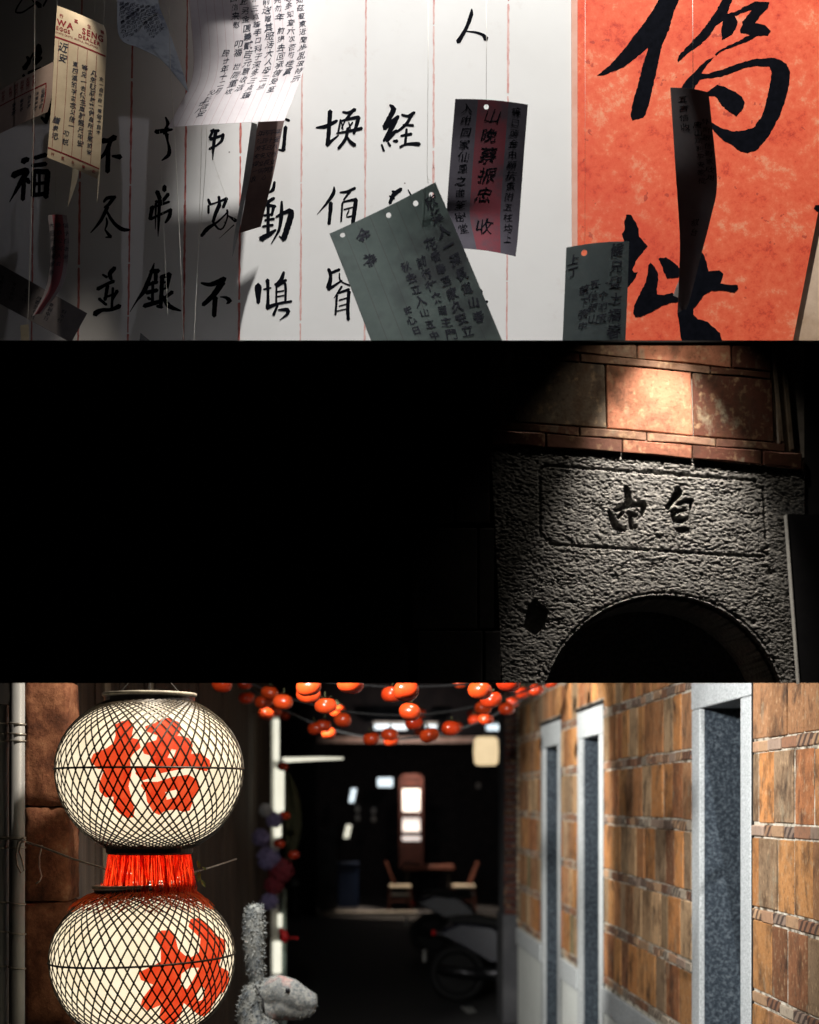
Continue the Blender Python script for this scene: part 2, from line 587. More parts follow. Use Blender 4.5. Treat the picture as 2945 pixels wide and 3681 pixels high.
M['rubber'] = mottled('tyre_rubber', (0.008, 0.008, 0.008), (0.016, 0.016, 0.016), 30, 0.7, 0.2)
M['silver_paint'] = mottled('silver_blue_paint', (0.02, 0.022, 0.036), (0.03, 0.033, 0.052), 8, 0.3, 0.0)
M['metal'] = mottled('dull_metal', (0.05, 0.05, 0.055), (0.10, 0.10, 0.105), 20, 0.35, 0.0, metal=0.8)
M['flower_violet'] = mottled('violet_petals', (0.09, 0.075, 0.15), (0.20, 0.17, 0.30), 25, 0.7, 0.0)
M['flower_red'] = mottled('dark_red_petals', (0.09, 0.010, 0.016), (0.19, 0.02, 0.03), 25, 0.7, 0.0)
M['flower_grey'] = mottled('pale_petals', (0.2, 0.2, 0.2), (0.34, 0.34, 0.33), 25, 0.7, 0.0)
M['ribbon'] = mottled('red_ribbon', (0.62, 0.02, 0.025), (0.75, 0.04, 0.04), 25, 0.4, 0.0)
M['cloth'] = mottled('olive_gauze', (0.035, 0.036, 0.018), (0.07, 0.068, 0.034), 25, 0.8, 0.2)
g = G('plush_fur')
v = g.coord('Position')
c = g.ramp(g.noise(v, 28, 5, 0.7), [(0.35, (0.075, 0.085, 0.092)), (0.6, (0.21, 0.21, 0.19))])
M['fur'] = g.done(c, 0.9, 0.1)
g = G('plush_face')
v = g.coord('Position')
c = g.ramp(g.noise(v, 60, 5, 0.75), [(0.35, (0.075, 0.085, 0.092)), (0.62, (0.25, 0.245, 0.22))])
pk = g.ramp(g.noise(v, 11, 2), [(0.55, 0.0), (0.66, 0.5)])
c = g.mix(pk, c, (0.40, 0.19, 0.16))
g.bump(g.noise(v, 160, 4, 0.8), 0.8, 0.004)
M['fur_face'] = g.done(c, 0.95, 0.1)
g = G('asphalt')
v = g.coord('Position')
c = g.ramp(g.noise(v, 30, 6, 0.7), [(0.35, (0.030, 0.030, 0.032)), (0.65, (0.062, 0.060, 0.060))])
g.bump(g.noise(v, 140, 4), 0.5, 0.004)
M['asphalt'] = g.done(c, 0.8, 0.3)

# ------------------------------------------------------------------ large structure
mb = MB()
mb.add([(-200, -200, 0), (200, -200, 0), (200, 400, 0), (-200, 400, 0)], [(0, 1, 2, 3)])
tag(mb.build('ground', M['asphalt']), kind='structure')

GW = 5.20            # face of the exhibition wall
mb = MB().box((-1.75, 4.62, 3.36), (2.2, 5.19, 3.41))  # unseen slab added to keep gallery and alley light apart
tag(mb.build('light_stop_slab', M['grey_wall']), kind='structure')

# --------------------------------------------- exhibition wall (white) with brushwork
CR = {1: (0, 0, .434783), 2: (0, 600, .434783), 3: (650, 0, .434783), 4: (650, 600, .434783),
      5: (1350, 0, .434783), 6: (1350, 600, .434783), 7: (2050, 0, .518841), 8: (2000, 600, .547826),
      'z': (0, 0, .243478), 9: (0, 2440, .550725), 10: (0, 3000, .550725), 11: (1600, 1220, .77971),
      12: (1600, 1800, .77971), 'q': (2250, 1700, .17971), 13: (750, 2440, .637681), 14: (750, 3000, .637681),
      15: (1750, 2440, .692754), 16: (1750, 3000, .692754), 'r': (800, 3200, .231884)}


def S(k, x, y):
    a, b, s = CR[k]
    return (a + x * s, b + y * s)


def resample(pts, step):
    """Catmull-Rom through the points"""
    pts = [np.array(p, float) for p in pts]
    if len(pts) == 2:
        n = max(2, int(np.linalg.norm((pts[1] - pts[0])[:2]) / step))
        return [pts[0] + (pts[1] - pts[0]) * t for t in np.linspace(0, 1, n + 1)]
    out = []
    for i in range(len(pts) - 1):
        p0, p1, p2, p3 = pts[max(i - 1, 0)], pts[i], pts[i + 1], pts[min(i + 2, len(pts) - 1)]
        n = max(2, int(np.linalg.norm((p2 - p1)[:2]) / step))
        for t in np.linspace(0, 1, n, endpoint=False):
            out.append(0.5 * ((2 * p1) + (-p0 + p2) * t + (2 * p0 - 5 * p1 + 4 * p2 - p3) * t * t + (-p0 + 3 * p1 - 3 * p2 + p3) * t ** 3))
    out.append(pts[-1])
    return out


def stroke_poly(pts, step=7.0, rough=0.09):
    """2-D outline of one brush stroke: pts of (x, y, width) in photograph pixels"""
    c = resample(pts, step)
    L, Rr = [], []
    n = len(c)
    for i, p in enumerate(c):
        t = c[min(i + 1, n - 1)][:2] - c[max(i - 1, 0)][:2]
        ln = np.linalg.norm(t)
        t = t / ln if ln > 0 else np.array([1, 0])
        nn = np.array([-t[1], t[0]])
        w = max(p[2], 1.0) / 2
        L.append(p[:2] + nn * w * (1 + random.uniform(-rough, rough)))
        Rr.append(p[:2] - nn * w * (1 + random.uniform(-rough, rough)))
    caps, cape = [], []
    t0 = c[0][:2] - c[1][:2]
    t0 = t0 / (np.linalg.norm(t0) + 1e-9)
    t1 = c[-1][:2] - c[-2][:2]
    t1 = t1 / (np.linalg.norm(t1) + 1e-9)
    return np.array(L), np.array(Rr), c[0][:2] + t0 * c[0][2] * 0.42, c[-1][:2] + t1 * c[-1][2] * 0.42


def add_stroke(mb, pts, Y, k):
    L, Rr, a, b = stroke_poly(pts)
    n = len(L)
    y = Y - 0.00002 * k
    vs = [P(p[0], p[1], y) for p in L] + [P(p[0], p[1], y) for p in Rr] + [P(a[0], a[1], y), P(b[0], b[1], y)]
    fs = [(i, i + 1, n + i + 1, n + i) for i in range(n - 1)]
    fs += [(2 * n, 0, n), (n - 1, 2 * n + 1, 2 * n - 1)]
    mb.add(vs, fs)


board = thing('exhibition_wall', 'white exhibition wall brushed with black characters between thin red ruled lines', 'wall', P(800, 1228, GW))
lo, hi = P(-420, 1330, GW), P(2064, -420, GW)
MB().box((lo.x, GW, 3.30), (hi.x, GW + 0.05, hi.z)).build('panel', M['white_board'], board)
for i, (x0, x1) in enumerate(((-45, -45), (126, 114), (295, 281), (479, 460), (674, 660), (869, 859), (1088, 1080), (1316, 1311), (1560, 1557), (1828, 1822))):
    mb = MB()
    y = -60
    k = 0
    while y < 1290:
        ln = random.uniform(50, 320)
        xa = x0 + (x1 - x0) * (y / 1228)
        xb = x0 + (x1 - x0) * ((y + ln) / 1228)
        w = random.uniform(5, 8.5)
        pts = [(xa + (xb - xa) * t + random.uniform(-.8, .8), y + ln * t, w * random.uniform(.75, 1.15)) for t in np.linspace(0, 1, max(3, int(ln / 14)))]
        add_stroke(mb, pts, GW - 0.0002, 0)
        y += ln + random.choice((1, 2, 3, 8, 14))
    mb.build('red_line', M['line_red'] if i < 6 else M['line_pale'], board)

CH = {
 'a': ('z', [[(330, -10, 20), (260, 100, 22), (235, 180, 26), (330, 182, 26), (430, 120, 24), (510, 55, 22), (470, -10, 20)], [(530, 30, 50), (590, 90, 85)], [(640, 90, 30), (695, -10, 25)]]),
 'b': ('z', [[(570, 670, 70), (575, 760, 100), (520, 900, 80)], [(400, 840, 40), (430, 900, 60), (360, 1010, 75)], [(500, 780, 30), (430, 910, 35)], [(610, 850, 50), (520, 940, 60)], [(620, 1000, 40), (430, 1080, 60)], [(350, 1110, 50), (360, 1150, 45)]]),
 'c': (1, [[(410, 860, 30), (400, 930, 45), (380, 1010, 30)], [(345, 970, 25), (385, 1015, 30)]]),
 'd': (2, [[(190, -45, 50), (230, -65, 45)], [(290, -75, 35), (380, -100, 40)], [(270, -10, 35), (380, -25, 38)], [(110, 70, 55), (220, 30, 50), (170, 130, 40), (80, 290, 7)], [(200, 100, 38), (190, 270, 36)], [(225, 100, 40), (240, 130, 35)],
     [(282, 40, 40), (275, 240, 40)], [(285, 35, 42), (400, 42, 48)], [(396, 50, 45), (380, 250, 45)], [(300, 140, 28), (370, 132, 28)], [(290, 232, 36), (380, 222, 36)], [(328, 60, 24), (325, 220, 24)]]),
 'e': (1, [[(850, 1165, 50), (900, 1160, 38), (950, 1135, 55)], [(920, 1150, 40), (880, 1250, 36), (825, 1315, 20)], [(896, 1225, 40), (890, 1420, 40)], [(930, 1290, 20), (995, 1298, 46)]]),
 'f': (2, [[(860, 290, 20), (885, 258, 30), (955, 250, 25)], [(950, 245, 30), (900, 310, 30), (865, 335, 20)], [(890, 330, 32), (830, 450, 28), (750, 545, 8)], [(880, 360, 20), (940, 460, 30), (1010, 515, 36), (1070, 520, 20)], [(880, 420, 12), (886, 470, 20), (868, 520, 10)], [(870, 520, 14), (915, 578, 34)], [(875, 582, 12), (915, 580, 20)]]),
 'g': (2, [[(950, 835, 35), (910, 880, 40), (920, 930, 25)], [(850, 890, 18), (885, 912, 24)], [(810, 1010, 36), (880, 970, 26), (940, 945, 34)], [(890, 980, 30), (870, 1100, 28)], [(820, 1090, 28), (880, 1140, 24)], [(970, 1025, 32), (930, 1100, 20)], [(935, 1000, 22), (925, 1165, 22)], [(860, 1085, 18), (965, 1042, 22)], [(785, 1215, 50), (840, 1185, 36), (920, 1180, 30), (990, 1150, 42)]]),
 'h': (1, [[(1370, 970, 15), (1390, 1030, 34), (1360, 1100, 40)], [(1290, 1090, 40), (1350, 1082, 36), (1425, 1070, 20)], [(1380, 1110, 36), (1385, 1160, 20), (1400, 1220, 26), (1395, 1280, 34), (1340, 1326, 12)]]),
 'i': (2, [[(1362, 160, 36), (1360, 195, 38)], [(1300, 205, 38), (1322, 262, 38)], [(1392, 225, 34), (1335, 290, 28), (1290, 285, 28)], [(1245, 340, 22), (1400, 288, 22)], [(1262, 330, 36), (1240, 430, 30)], [(1245, 432, 26), (1330, 392, 22), (1410, 355, 26)], [(1412, 350, 28), (1400, 410, 34), (1368, 462, 18)], [(1322, 270, 30), (1312, 460, 24), (1308, 575, 6)], [(1290, 300, 22), (1285, 515, 6)]]),
 'j': (2, [[(1276, 795, 8), (1260, 850, 25), (1200, 1010, 40), (1130, 1110, 16), (1075, 1200, 5)], [(1250, 862, 40), (1312, 860, 40)], [(1290, 870, 36), (1288, 960, 32)], [(1215, 975, 30), (1300, 952, 30)], [(1210, 1040, 34), (1300, 1020, 34)], [(1265, 950, 26), (1260, 1140, 26)], [(1225, 1080, 24), (1240, 1095, 24)], [(1195, 1150, 42), (1330, 1110, 36)], [(1330, 912, 30), (1405, 892, 48)], [(1405, 890, 36), (1382, 990, 32)], [(1342, 920, 36), (1330, 1150, 34)], [(1340, 960, 20), (1390, 950, 20)], [(1345, 1012, 20), (1390, 996, 20)], [(1425, 1035, 36), (1350, 1092, 22)], [(1340, 1160, 30), (1300, 1150, 26)], [(1340, 1062, 25), (1400, 1150, 42), (1496, 1190, 14)]]),
 'k': (3, [[(250, 1082, 24), (315, 1080, 26)], [(272, 1070, 24), (240, 1140, 24)], [(245, 1152, 28), (350, 1118, 24)], [(350, 1110, 30), (340, 1160, 26), (285, 1212, 14)], [(292, 1080, 30), (272, 1200, 28), (265, 1322, 6)], [(238, 1232, 22), (268, 1215, 22)]]),
 'l': (4, [[(228, 268, 22), (242, 305, 24)], [(230, 320, 20), (230, 382, 22)], [(316, 246, 24), (322, 320, 26)], [(240, 312, 16), (310, 290, 16), (380, 262, 30)], [(382, 262, 24), (350, 335, 26)], [(322, 310, 36), (290, 380, 32), (268, 455, 25)], [(268, 455, 20), (312, 512, 18), (350, 505, 14), (385, 420, 14), (384, 355, 18)], [(392, 370, 14), (310, 450, 18), (225, 508, 36), (172, 570, 28)], [(388, 400, 10), (455, 445, 36)], [(440, 480, 10), (318, 592, 3)]]),
 'm': (4, [[(170, 960, 18), (250, 972, 40), (362, 925, 46)], [(348, 950, 52), (270, 1060, 46), (185, 1140, 34)], [(285, 1080, 46), (276, 1232, 40)], [(328, 1075, 10), (375, 1080, 26), (405, 1108, 44), (378, 1132, 8)]]),
 'n': (3, [[(868, 985, 22), (898, 998, 20)], [(868, 1050, 34), (858, 1150, 30), (850, 1240, 36)], [(812, 1238, 16), (850, 1246, 22)]]),
 'o': (4, [[(776, 125, 22), (762, 190, 32), (730, 212, 14)], [(715, 292, 30), (772, 258, 26)], [(705, 312, 28), (782, 328, 28)], [(772, 320, 26), (752, 400, 24)], [(690, 402, 20), (762, 390, 20)], [(698, 442, 22), (772, 430, 22)], [(724, 290, 28), (722, 560, 28)], [(665, 595, 48), (740, 552, 36), (785, 520, 18)], [(680, 492, 22), (762, 480, 22)], [(835, 285, 18), (832, 400, 34), (812, 520, 24), (748, 636, 7)], [(790, 412, 20), (870, 372, 32), (915, 370, 48), (892, 470, 52), (850, 598, 46)], [(852, 602, 24), (815, 572, 10)]]),
 'p': (4, [[(640, 980, 56), (640, 1040, 52), (642, 1125, 28)], [(718, 935, 34), (722, 1050, 24), (720, 1170, 36)], [(688, 1012, 16), (745, 1000, 16)], [(852, 870, 24), (832, 930, 34), (790, 972, 22)], [(780, 972, 20), (872, 936, 22)], [(792, 980, 16), (790, 1125, 18)], [(800, 988, 18), (862, 964, 22), (866, 1105, 20)], [(800, 1032, 12), (852, 1022, 12)], [(800, 1072, 12), (852, 1062, 12)], [(718, 1162, 36), (800, 1132, 24), (916, 1110, 20)], [(802, 1145, 18), (768, 1222, 26)], [(806, 1182, 12), (880, 1180, 36), (882, 1215, 28), (818, 1266, 4)]]),
 'q': (3, [[(1235, 920, 40), (1227, 1050, 36), (1215, 1200, 38)], [(1120, 1055, 14), (1200, 1045, 36), (1292, 998, 24)], [(1215, 1192, 34), (1305, 1118, 12)], [(1340, 925, 16), (1390, 932, 28), (1440, 905, 34)], [(1422, 920, 24), (1368, 985, 22)], [(1322, 990, 18), (1302, 1100, 18)], [(1322, 1002, 18), (1400, 982, 24), (1470, 968, 32)], [(1472, 970, 36), (1432, 1105, 22)], [(1330, 1012, 11), (1342, 1072, 11)], [(1362, 990, 14), (1330, 1062, 12)], [(1390, 1010, 11), (1402, 1062, 11)], [(1422, 1010, 14), (1386, 1062, 12)], [(1290, 1102, 14), (1400, 1082, 24), (1496, 1060, 28)], [(1382, 1060, 26), (1362, 1150, 28), (1305, 1226, 26)], [(1370, 1120, 14), (1400, 1170, 28), (1440, 1200, 32)]]),
 'r': (4, [[(1268, 165, 12), (1262, 220, 32), (1200, 310, 20), (1128, 392, 4)], [(1242, 298, 35), (1236, 380, 32), (1226, 470, 28)], [(1318, 210, 14), (1370, 206, 24), (1442, 175, 24)], [(1402, 198, 24), (1348, 272, 14)], [(1337, 300, 18), (1326, 452, 16)], [(1338, 292, 14), (1400, 276, 20), (1452, 270, 30)], [(1450, 272, 34), (1432, 400, 36), (1424, 470, 30)], [(1350, 352, 12), (1425, 332, 12)], [(1392, 358, 12), (1372, 412, 12), (1425, 402, 12)]]),
 's': (4, [[(1222, 845, 28), (1240, 900, 30), (1222, 1000, 44)], [(1230, 882, 24), (1312, 848, 24)], [(1222, 1012, 30), (1335, 938, 12)], [(1312, 878, 12), (1322, 942, 14), (1400, 980, 14)], [(1332, 988, 20), (1268, 1084, 6)], [(1292, 1060, 22), (1280, 1222, 18)], [(1298, 1044, 16), (1392, 1012, 24)], [(1392, 1030, 30), (1382, 1150, 30), (1386, 1262, 28)], [(1310, 1102, 12), (1375, 1082, 12)], [(1310, 1150, 11), (1375, 1132, 11)], [(1288, 1192, 10), (1375, 1172, 10)]]),
 't': (5, [[(120, 868, 18), (150, 905, 46), (112, 980, 40), (72, 1050, 36)], [(75, 1062, 38), (130, 1010, 36), (190, 962, 28)], [(186, 965, 28), (132, 1060, 40), (70, 1165, 22)], [(95, 1165, 26), (150, 1100, 34), (175, 1075, 14)], [(52, 1195, 16), (70, 1248, 20)], [(105, 1180, 18), (122, 1206, 22)], [(150, 1165, 20), (180, 1165, 28)], [(218, 948, 18), (270, 960, 26), (322, 930, 28)], [(312, 932, 28), (250, 1030, 26), (172, 1092, 18)], [(228, 1032, 14), (312, 1036, 24)], [(212, 1122, 18), (298, 1106, 24)], [(258, 1068, 22), (246, 1190, 22)], [(204, 1216, 20), (260, 1190, 20), (362, 1190, 36)]]),
 'u': (6, [[(212, 182, 32), (150, 232, 36), (120, 300, 28)], [(140, 202, 20), (172, 212, 24)], [(118, 240, 14), (155, 262, 20)], [(270, 188, 8), (295, 235, 16)]]),
 'v': (6, [[(770, 890, 40), (802, 915, 38)], [(868, 1025, 44), (855, 1080, 28)], [(870, 1135, 20), (925, 1112, 22)], [(1000, 1395, 30), (1040, 1442, 14)], [(700, 960, 36), (860, 1130, 30)]]),
 'w': (5, [[(796, 74, 10), (792, 120, 34), (752, 230, 30), (684, 345, 40)], [(752, 258, 10), (830, 267, 17), (890, 290, 28), (915, 322, 46)]]),
}
for key, (k, strokes) in CH.items():
    mb = MB()
    s = CR[k][2]
    for i, st in enumerate(strokes):
        add_stroke(mb, [(*S(k, x, y), w * s) for (x, y, w) in st], GW - 0.0003, i)
    mb.build('brushed_character', M['ink'], board)

# --------------------------------------------- red banner panel and tan wall
def flat_poly(mb, loops, Y, sub=None, mapf=None):
    """triangulated flat outline (with holes)"""
    pts = [p for l in loops for p in l]
    tri = tessellate_polygon([[Vector((x, y, 0)) for x, y in l] for l in loops])
    f = mapf or (lambda p: P(p[0], p[1], Y))
    mb.add([f(p) for p in pts], tri)


def rough_loop(pts, step=9, amp=1.6):
    out = []
    n = len(pts)
    for i in range(n):
        a, b = np.array(pts[i], float), np.array(pts[(i + 1) % n], float)
        m = max(1, int(np.linalg.norm(b - a) / step))
        for t in range(m):
            out.append(tuple(a + (b - a) * t / m + np.array([random.uniform(-amp, amp), random.uniform(-amp, amp)]) * (1 if t else .4)))
    return out


RB = GW - 0.008
banner = thing('red_banner', 'mottled red paper banner with two huge black brushed characters beside the white wall', 'banner', P(2460, 1228, RB))
MB().prism([P(x, y, RB) for x, y in ((2077, -200), (3140, -200), (2945, 745), (2848, 1240), (2835, 1330), (2077, 1330))], 0.0075).build('sheet', M['red_paper'], banner)
MB().prism([P(x, y, RB + 0.002) for x, y in ((2054, -200), (2076.4, -200), (2076.4, 1330), (2058, 1330))], 0.0055).build('edge_strip', M['salmon'], banner)
big = {
 'left_character': (7, [
  [(620, -20), (760, -20), (740, 30), (715, 90), (690, 190), (635, 310), (600, 480), (580, 570), (555, 680), (525, 790), (505, 815), (430, 833), (420, 795), (440, 680), (470, 590), (500, 460), (540, 330), (460, 395), (370, 465), (230, 520), (185, 523), (240, 480), (300, 425), (390, 320), (440, 250), (520, 150), (580, 60)],
  [(1060, -20), (1130, -20), (1100, 60), (1090, 95), (1150, 80), (1220, 40), (1280, 10), (1380, 15), (1370, 55), (1310, 115), (1280, 160), (1350, 175), (1390, 215), (1370, 245), (1290, 250), (1230, 285), (1150, 315), (1060, 350), (1010, 385), (1005, 375), (1060, 335), (1150, 290), (1250, 240), (1180, 228), (1175, 215), (1195, 170), (1190, 150), (1260, 70), (1200, 85), (1140, 110), (1160, 150), (1145, 200), (1125, 235), (1080, 262), (1050, 275), (1048, 220), (1055, 140), (1000, 190), (960, 250), (900, 310), (810, 370), (750, 430), (745, 420), (750, 390), (850, 280), (900, 230), (960, 150), (1010, 80)],
  [(1000, 388), (945, 450), (910, 510), (960, 510), (1040, 485), (1150, 445), (1260, 412), (1400, 400), (1450, 412), (1500, 440), (1525, 500), (1515, 590), (1490, 690), (1460, 780), (1410, 880), (1370, 950), (1290, 1040), (1230, 1058), (1180, 1050), (1120, 1000), (1060, 970), (1010, 920), (960, 860), (975, 845), (1040, 885), (1120, 910), (1200, 905), (1270, 885), (1320, 820), (1350, 740), (1370, 650), (1390, 560), (1395, 490), (1380, 460), (1300, 455), (1200, 470), (1130, 500), (1040, 530), (960, 540), (900, 550), (870, 590), (850, 640), (770, 640), (775, 600), (800, 560), (840, 520), (870, 490), (930, 430)],
  [(945, 640), (985, 610), (1020, 585), (1080, 605), (1130, 630), (1190, 670), (1210, 710), (1195, 755), (1150, 805), (1100, 770), (1050, 730), (1020, 680), (1000, 665), (950, 665)]]),
 'right_character': (8, [
  [(460, 312), (490, 315), (525, 370), (540, 405), (545, 460), (600, 520), (555, 575), (520, 620), (500, 675), (512, 692), (535, 690), (515, 735), (480, 780), (430, 810), (400, 780), (430, 600), (445, 480), (430, 440), (450, 410), (445, 370)],
  [(620, 628), (645, 655), (665, 690), (670, 740), (660, 800), (660, 835), (700, 840), (760, 825), (800, 860), (800, 885), (740, 895), (680, 920), (610, 960), (555, 985), (520, 988), (505, 960), (510, 910), (540, 850), (580, 770), (600, 700), (605, 645)],
  [(672, 600), (720, 592), (760, 620), (800, 650), (815, 690), (800, 725), (730, 732), (705, 690), (690, 640)],
  [(955, 560), (975, 590), (990, 640), (1000, 685), (1070, 678), (1095, 700), (1085, 740), (1075, 765), (1120, 772), (1190, 775), (1195, 800), (1170, 825), (1100, 812), (1020, 812), (970, 840), (940, 880), (900, 930), (900, 970), (930, 1000), (990, 1015), (1030, 1050), (1075, 1090), (1100, 1180), (830, 1180), (810, 1060), (795, 960), (830, 900), (860, 760), (900, 640)],
  [(1700, 252), (1760, 245), (1760, 292), (1712, 292), (1690, 272)]]),
}
for nm, (k, loops) in big.items():
    mb = MB()
    for i, lp in enumerate(loops):
        flat_poly(mb, [rough_loop([S(k, x, y) for x, y in lp], 8, 1.7)], RB - 0.0003 - 0.00003 * i)
    mb.build('brushed_character', M['ink'], banner)
lo, hi = P(2070, 1330, GW), P(3300, -420, GW)
tw = MB().box((lo.x, GW + 0.001, 3.30), (hi.x, GW + 0.045, hi.z)).build('stone_wall', M['tan_stone'])
tag(tw, 'tan stone wall showing past the slanting edge of the red banner', 'wall')

# --------------------------------------------- handwriting glyphs
_fc = bpy.data.curves.new('glyph_source', 'FONT')
_fc.resolution_u = 2
_fo = bpy.data.objects.new('glyph_source', _fc)
COL.objects.link(_fo)
_gc = {}


def glyph(ch, bold=0.0):
    key = (ch, bold)
    if key not in _gc:
        _fc.body = ch
        _fc.offset = bold
        bpy.context.view_layer.update()
        dg = bpy.context.evaluated_depsgraph_get()
        ev = _fo.evaluated_get(dg)
        me = ev.to_mesh()
        _gc[key] = ([(v.co.x, v.co.y) for v in me.vertices], [tuple(p.vertices) for p in me.polygons])
        ev.to_mesh_clear()
    return _gc[key]


# --------------------------------------------- hanging papers
class Paper:
    """a curled sheet ruled between its left and right edge; edges are (sx, sy, Y) polylines from top to bottom"""
    def __init__(s, left, right, bulge=0.0, bulge_v=0.0):
        s.L = s._par(left)
        s.R = s._par(right)
        s.bulge, s.bv = bulge, bulge_v
        s.W = float(np.mean([np.linalg.norm((s._at(s.L, t) - s._at(s.R, t))[:2]) for t in (0.1, .5, .9)]))
        s.H = float((s.L[0][-1] + s.R[0][-1]) / 2)

    def _par(s, pts):
        c = np.array(resample(pts, 12))
        d = np.concatenate([[0], np.cumsum(np.linalg.norm(np.diff(c[:, :2], axis=0), axis=1))])
        return d, c

    def _at(s, E, t):
        d, c = E
        x = t * d[-1]
        return np.array([np.interp(x, d, c[:, i]) for i in range(3)])

    def pt(s, u, v):
        a, b = s._at(s.L, v), s._at(s.R, v)
        p = a + (b - a) * u
        Y = p[2] - s.bulge * math.sin(math.pi * min(max(u, 0), 1)) - s.bv * math.sin(math.pi * min(max(v, 0), 1))
        q = P(p[0], p[1], p[2])
        return Vector((q.x, Y, q.z))

    def nrm(s, u, v):
        e = 0.01
        a = s.pt(min(u + e, 1), v) - s.pt(max(u - e, 0), v)
        b = s.pt(u, min(v + e, 1)) - s.pt(u, max(v - e, 0))
        n = a.cross(b)
        n = n.normalized() if n.length > 1e-9 else Vector((0, -1, 0))
        return -n if n.y > 0 else n

    def sheet(s, mat, parent, nu=14, nv=26):
        mb = MB()
        vs, uv = [], []
        for j in range(nv + 1):
            for i in range(nu + 1):
                vs.append(s.pt(i / nu, j / nv))
                uv.append((i / nu, 1 - j / nv))
        fs = [(j * (nu + 1) + i, (j + 1) * (nu + 1) + i, (j + 1) * (nu + 1) + i + 1, j * (nu + 1) + i + 1) for j in range(nv) for i in range(nu)]
        mb.add(vs, fs)
        o = mb.build('sheet', mat, parent, smooth=True, uv=uv)
        md = o.modifiers.new('thickness', 'SOLIDIFY')
        md.thickness = 0.0006
        md.offset = 0.0
        es = o.modifiers.new('split', 'EDGE_SPLIT')
        es.split_angle = R(40)
        return o

    def lift(s, u, v, h=0.0006):
        return s.pt(u, v) + s.nrm(u, v) * h

    def column(s, mb, text, u, v, size, pitch=1.05, bold=0.012, horizontal=False, jit=0.08, slant=0.12, sx=1.0):
        x = y = 0.0
        for ch in text:
            if ch == ' ':
                x += size * 0.4 if horizontal else 0
                y += 0 if horizontal else size * pitch * 0.6
                continue
            vs, fs = glyph(ch, bold)
            if not vs:
                continue
            k = size * random.uniform(1 - jit, 1 + jit)
            r = random.uniform(-jit, jit) * 0.8
            w = max(p[0] for p in vs)
            ca, sa = math.cos(r), math.sin(r)
            pts = []
            dx = random.uniform(-.05, .05) * size * (jit > 0.02)
            f1, f2, f3 = (random.uniform(0, 6.28) for _ in range(3))
            wb = 0.045 if jit > 0.05 else 0.0
            for (gx, gy) in vs:
                gx, gy = gx + wb * math.sin(6.5 * gy + f1) + wb * .5 * math.sin(17 * gx + f3), gy + wb * math.sin(7.5 * gx + f2) + .10 * (wb > 0) * (gx - .5)
                gx2 = (gx - w / 2) * sx + (gy - .4) * slant
                gy2 = gy - 0.4
                gx2, gy2 = gx2 * ca - gy2 * sa, gx2 * sa + gy2 * ca
                px = x + gx2 * k + dx + (w * sx * k / 2 if horizontal else 0)
                py = y - gy2 * k
                uu, vv = u + px / s.W, v + py / s.H
                pts.append(s.lift(min(max(uu, .001), .999), min(max(vv, .001), .999)))
            mb.add(pts, fs)
            if horizontal:
                x += w * sx * k + size * 0.10
            else:
                y += size * pitch

    def ribbon(s, mb, pts, w):
        """a line printed or brushed on the sheet, pts in (u, v), w in pixels"""
        c = resample([(a * s.W, b * s.H, w) for a, b in pts], 10)
        n = len(c)
        vs = []
        for i, p in enumerate(c):
            t = c[min(i + 1, n - 1)][:2] - c[max(i - 1, 0)][:2]
            t = t / (np.linalg.norm(t) + 1e-9)
            q = np.array([-t[1], t[0]]) * p[2] / 2
            for sg in (1, -1):
                a = p[:2] + q * sg
                vs.append(s.lift(min(max(a[0] / s.W, .001), .999), min(max(a[1] / s.H, .001), .999), 0.00052))
        mb.add(vs, [(2 * i, 2 * i + 1, 2 * i + 3, 2 * i + 2) for i in range(n - 1)])


